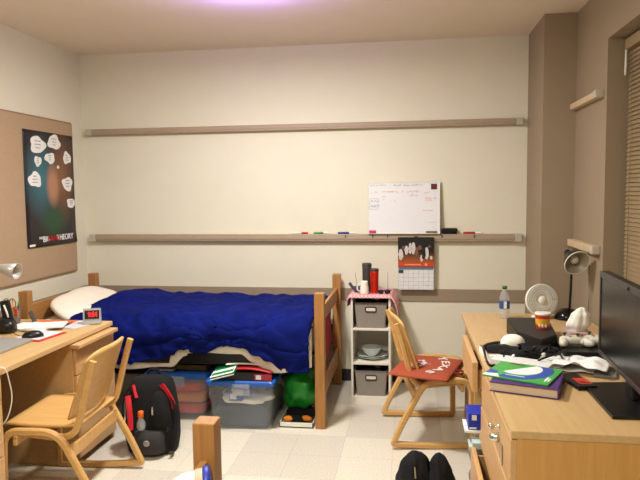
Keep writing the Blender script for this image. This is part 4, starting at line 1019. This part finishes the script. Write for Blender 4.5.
# thick book and magazine
tbk = thing('thick_book', 'thick purple textbook on the chest beneath the green magazine', 'book', (.455, 2.60, TD), -.02)
BM = axes((1, -.33, 0), (.33, 1, 0), (.478, 2.592, TD))
part('pages', MB().box(-.125, .128, -.115, .11, .004, .036, .001, BM), mat('page_edges', (206, 186, 166), .8, stretch=(1, 1, 40)), tbk)
cvr = MB(); cvr.box(-.13, .132, -.12, .115, 0, .004, .001, BM).box(-.13, .132, -.12, .115, .036, .041, .001, BM).box(.127, .133, -.12, .115, 0, .041, .002, BM)
part('cover', cvr, mat('purple_cover', (84, 52, 120), .4), tbk)
mz = thing('green_magazine', 'green and blue booklet lying askew on the thick book', 'magazine', (.43, 2.62, TD+.042), -.04)
MM = axes((1, -.5, 0), (.5, 1, 0), (.472, 2.625, TD+.0425))
bkl = part('booklet', MB().box(-.14, .125, -.115, .125, 0, .007, .001, MM), mat('booklet_green', (70, 168, 82), .35), mz)
swb = MB(); sww = MB()
def arc(r0, r1, a0, a1, cx, cy, sx=1.0, n=18):
    o = [(max(-.139, min(.139, cx+sx*r1*math.cos(a0+(a1-a0)*k/n))), max(-.109, min(.119, cy+r1*math.sin(a0+(a1-a0)*k/n)))) for k in range(n+1)]
    o += [(max(-.139, min(.139, cx+sx*r0*math.cos(a1-(a1-a0)*k/n))), max(-.109, min(.119, cy+r0*math.sin(a1-(a1-a0)*k/n)))) for k in range(n+1)]
    return o
swb.prism(arc(.098, .148, -PI*.62, PI*.3, -.03, .04, .9), .0006, MM @ Matrix.Translation((0, 0, .007)))
sww.prism(arc(.0, .092, -PI*.7, PI*.32, -.03, .05, .95), .0006, MM @ Matrix.Translation((0, 0, .0071)))
swb.prism([(-.139, -.08), (-.09, -.06), (-.105, -.03), (-.139, -.02)], .0006, MM @ Matrix.Translation((0, 0, .007)))
part('blue_swoosh', swb, mat('booklet_blue', (44, 84, 178), .35), bkl)
sww.prism([(-.139, -.114), (-.07, -.114), (-.09, -.07), (-.139, -.085)], .0006, MM @ Matrix.Translation((0, 0, .0071)))
part('white_field', sww, PAPER, bkl)
part('printed_words', MB().box(-.06, .02, -.069, -.063, .0077, .0081, 0, MM).box(.098, .106, -.08, -.02, .0071, .0077, 0, MM).box(.11, .116, -.075, -.03, .0071, .0077, 0, MM), PAPER, bkl)
part('red_bar', MB().box(-.09, -.03, .098, .112, .0078, .0082, 0, MM), mat('booklet_red', (130, 40, 50), .4), bkl)
# wallet / case
wl = thing('black_case', 'flat black case with a red label before the monitor stand', 'case', (.690, 2.655, TD), .21)
part('case_body', MB().box(-.04, .04, -.09, .095, 0, .018, .003), BLACK, wl, world=False)
part('red_label', MB().box(-.015, .034, -.06, .02, .018, .0188), mat('label_red', (204, 58, 44), .4), wl, world=False)
part('label_print', MB().box(-.01, .03, -.05, -.04, .0188, .0192).box(-.01, .02, -.03, -.022, .0188, .0192), BLACK, wl, world=False)
solo('grey_card', MB().box(-.045, .045, -.08, .08, 0, .012, .002, rotz(-.3, (.85, 2.82, TD)) @ Matrix.Rotation(.0, 4, 'Y')), mat('grey_card_stock', (122, 120, 122), .6), 'grey card box beside the monitor stand', 'card box', (.85, 2.82, TD))
# monitor
mo = thing('computer_monitor', 'large black monitor on a flat stand by the window', 'monitor', (.80, 2.47, TD), math.radians(-2.5))
MSW = .30
part('stand_plate', MB().prism([(-.085, -.225), (.09, -.21), (.095, .20), (-.105, .165)], .012, Matrix.Identity(4)), BLACK, mo, world=False)
part('neck', MB().box(.03, .06, -.05, .05, .012, .22, .006), BLACK, mo, world=False)
part('housing', MB().box(-.005, .03, -MSW, MSW, .105, .462, .006).box(.03, .055, -.2, .2, .16, .4, .015), BLACK, mo, world=False)
bz = MB()
for a in ((-MSW, MSW, .436, .462), (-MSW, MSW, .105, .123), (-MSW, -MSW+.014, .12, .44), (MSW-.014, MSW, .12, .44)): bz.box(-.011, -.004, a[0], a[1], a[2], a[3], .002)
bzl = part('bezel', bz, mat('monitor_bezel', (58, 54, 54), .35), mo, world=False)
part('screen', MB().box(-.007, -.0045, -MSW+.014, MSW-.014, .123, .436), mat('dark_screen', (22, 21, 24), .22, spec=.5), mo, world=False)
part('bezel_mark', MB().tube(smoothpath([(-.0125, -.115, .441), (-.0125, -.112, .452), (-.0125, -.104, .452), (-.0125, -.101, .441)], 4), .0022, 6), BLACK, bzl, world=False)

# ------------------------------------------------------------------ foreground
nb, _ = bed('oak bed nearest the viewer, only its foot post showing', ((-2.55, .76), (-2.55, 1.69), (-.59, .76), (-.589, 1.695)), (-1.57, 1.22, 0))
ctz = .683
solo('blanket', MB().grid(lambda u, v: (-2.48+1.82*u, .76+.90*v, .70+.012*noise.noise((u*5, v*5, 1))), 24, 16, .014), mat('beige_blanket', (170, 150, 130), .9), 'beige blanket on the bed nearest the viewer', 'blanket', (-1.57, 1.2, .69))
tu = thing('plastic_tub', 'white tub with a blue rim lying before the nearest oak post', 'tub', (-.585, 1.57, .80))
TA = Vector((.8, .25, .12)).normalized(); TMx = axes(TA.orthogonal(), TA.cross(TA.orthogonal()), (-.645, 1.545, .752))
part('tub_body', MB().lathe([(0, 0), (.02, 0), (.04, .012), (.05, .04), (.052, .085), (0, .085)], (0, 0, 0), 28, TMx), WHITEP, tu)
part('tan_band', MB().lathe([(.0535, .075), (.0545, .078), (.0545, .096), (.0535, .098), (0, .098)], (0, 0, 0), 28, TMx), mat('tan_band', (196, 172, 148), .6), tu)
part('blue_rim', MB().lathe([(0, .096), (.056, .096), (.058, .10), (.058, .112), (.054, .115), (.05, .113), (0, .11)], (0, 0, 0), 28, TMx), mat('blue_rim', (34, 52, 160), .45), tu)
bb_ = thing('black_bag', 'limp black bag with two peaks on the floor by the chair', 'bag', (.075, 3.06, 0))
def peak(cx, cy, w_, d_, h, sd, lean, pw_=1.0):
    def f(u, v):
        a = 2*PI*u; k = (1-v**pw_)**.55
        r = k*(1+.3*noise.noise((math.cos(a)*1.6+sd, math.sin(a)*1.6, v*3))+.16*noise.noise((math.cos(a)*4+sd, math.sin(a)*4, v*5)))
        return (cx+w_*r*math.cos(a)+lean*v, cy+d_*r*math.sin(a), h*v+.004)
    return f
b = MB(); b.grid(peak(.025, 3.06, .105, .12, .265, 1, .0, 1.9), 36, 18).grid(peak(.155, 3.04, .088, .11, .27, 4, -.012, 1.25), 36, 18); b.blob((.08, 3.0, .06), (.17, .12, .075), 2.6, .2, 9, 2, None, 36, 16, flat=.003)
part('bag_cloth', b, BLACKF, bb_)
part('tag', MB().bar((.022, 2.985, .215), (.026, 2.967, .165), .006, .012, .001), mat('tag_olive', (150, 140, 108), .6), bb_, 'small olive tag')
part('strap', MB().tube(smoothpath([(-.03, 2.97, .12), (-.015, 2.95, .05), (.03, 2.93, .012), (.12, 2.93, .012)], 5), .008, 8), BLACK, bb_)

# ------------------------------------------------------------------ ceiling lights
def lamp_fixture(label, x, y, r, m):
    t = thing('ceiling_light', label, 'ceiling light', (x, y, HC), 0, 'ceiling lights')
    part('mount_ring', MB().lathe([(0, 0), (r*1.08, 0), (r*1.08, -.02), (r, -.026), (0, -.026)], (x, y, HC), 36), WHITEP, t)
    part('glass_dome', MB().lathe([(r*.98, -.026), (r*.93, -.05), (r*.7, -.075), (r*.35, -.088), (0, -.09)], (x, y, HC), 36), m, t)
lamp_fixture('added unseen round ceiling light nearest the viewer', -.7, .7, .2, emit('fill_dome', (255, 244, 228), 8))  # added fixture out of view, carries the fill light
lamp_fixture('lit round ceiling light above the floor by the bed', -.93, 3.3, .15, emit('lavender_dome', (236, 224, 255), 10))
def light(name, kind, loc, energy, rgb, **kw):
    d = bpy.data.lights.new(name, kind); d.energy = energy; d.color = lin(rgb)
    for k, v in kw.items(): setattr(d, k, v)
    o = bpy.data.objects.new(name, d); COL.objects.link(o); o.location = loc; return o
light('bed_side_lamp', 'AREA', (-.93, 3.3, HC-.097), 46, (250, 251, 234), shape='DISK', size=.28)
light('bed_side_dome_spill', 'POINT', (-.93, 3.3, HC-.16), 9, (250, 251, 234), shadow_soft_size=.06)
light('viewer_side_fill', 'AREA', (-.7, .7, HC-.097), 36, (250, 251, 234), shape='DISK', size=.38)  # added fill from the viewer's side, source unseen
up_glow = light('ceiling_glow_helper', 'AREA', (-.93, 3.5, HC-.18), 9, (150, 106, 255), shape='DISK', size=.22)  # added unseen uplight that tints the ceiling lavender by the bed fixture
up_glow.rotation_euler = (PI, 0, 0)

wd = bpy.data.worlds.new('World'); SC.world = wd; wd.use_nodes = True
wd.node_tree.nodes['Background'].inputs[0].default_value = (*lin((255, 246, 236)), 1)
wd.node_tree.nodes['Background'].inputs[1].default_value = .05

# ------------------------------------------------------------------ camera
F, YAW, PIT, ROL, H = 618.6, .1453, .0769, -.011, 1.569
f = Vector((-math.sin(YAW)*math.cos(PIT), math.cos(YAW)*math.cos(PIT), -math.sin(PIT)))
rt = Vector((math.cos(YAW), math.sin(YAW), 0)); up = rt.cross(f)
c, s = math.cos(ROL), math.sin(ROL)
rt, up = c*rt+s*up, -s*rt+c*up
cam = bpy.data.objects.new('camera', bpy.data.cameras.new('camera')); COL.objects.link(cam)
M = Matrix((rt, up, -f)).transposed().to_4x4(); M.translation = (0, 0, H)
cam.matrix_world = M; cam.data.sensor_width = 36; cam.data.sensor_fit = 'HORIZONTAL'; cam.data.lens = F/640*36; cam.data.clip_start = .05
SC.camera = cam
SC.view_settings.view_transform = 'Standard'; SC.view_settings.look = 'None'
SC.view_settings.gamma = 1; SC.view_settings.exposure = .55; SC.view_settings.use_curve_mapping = False
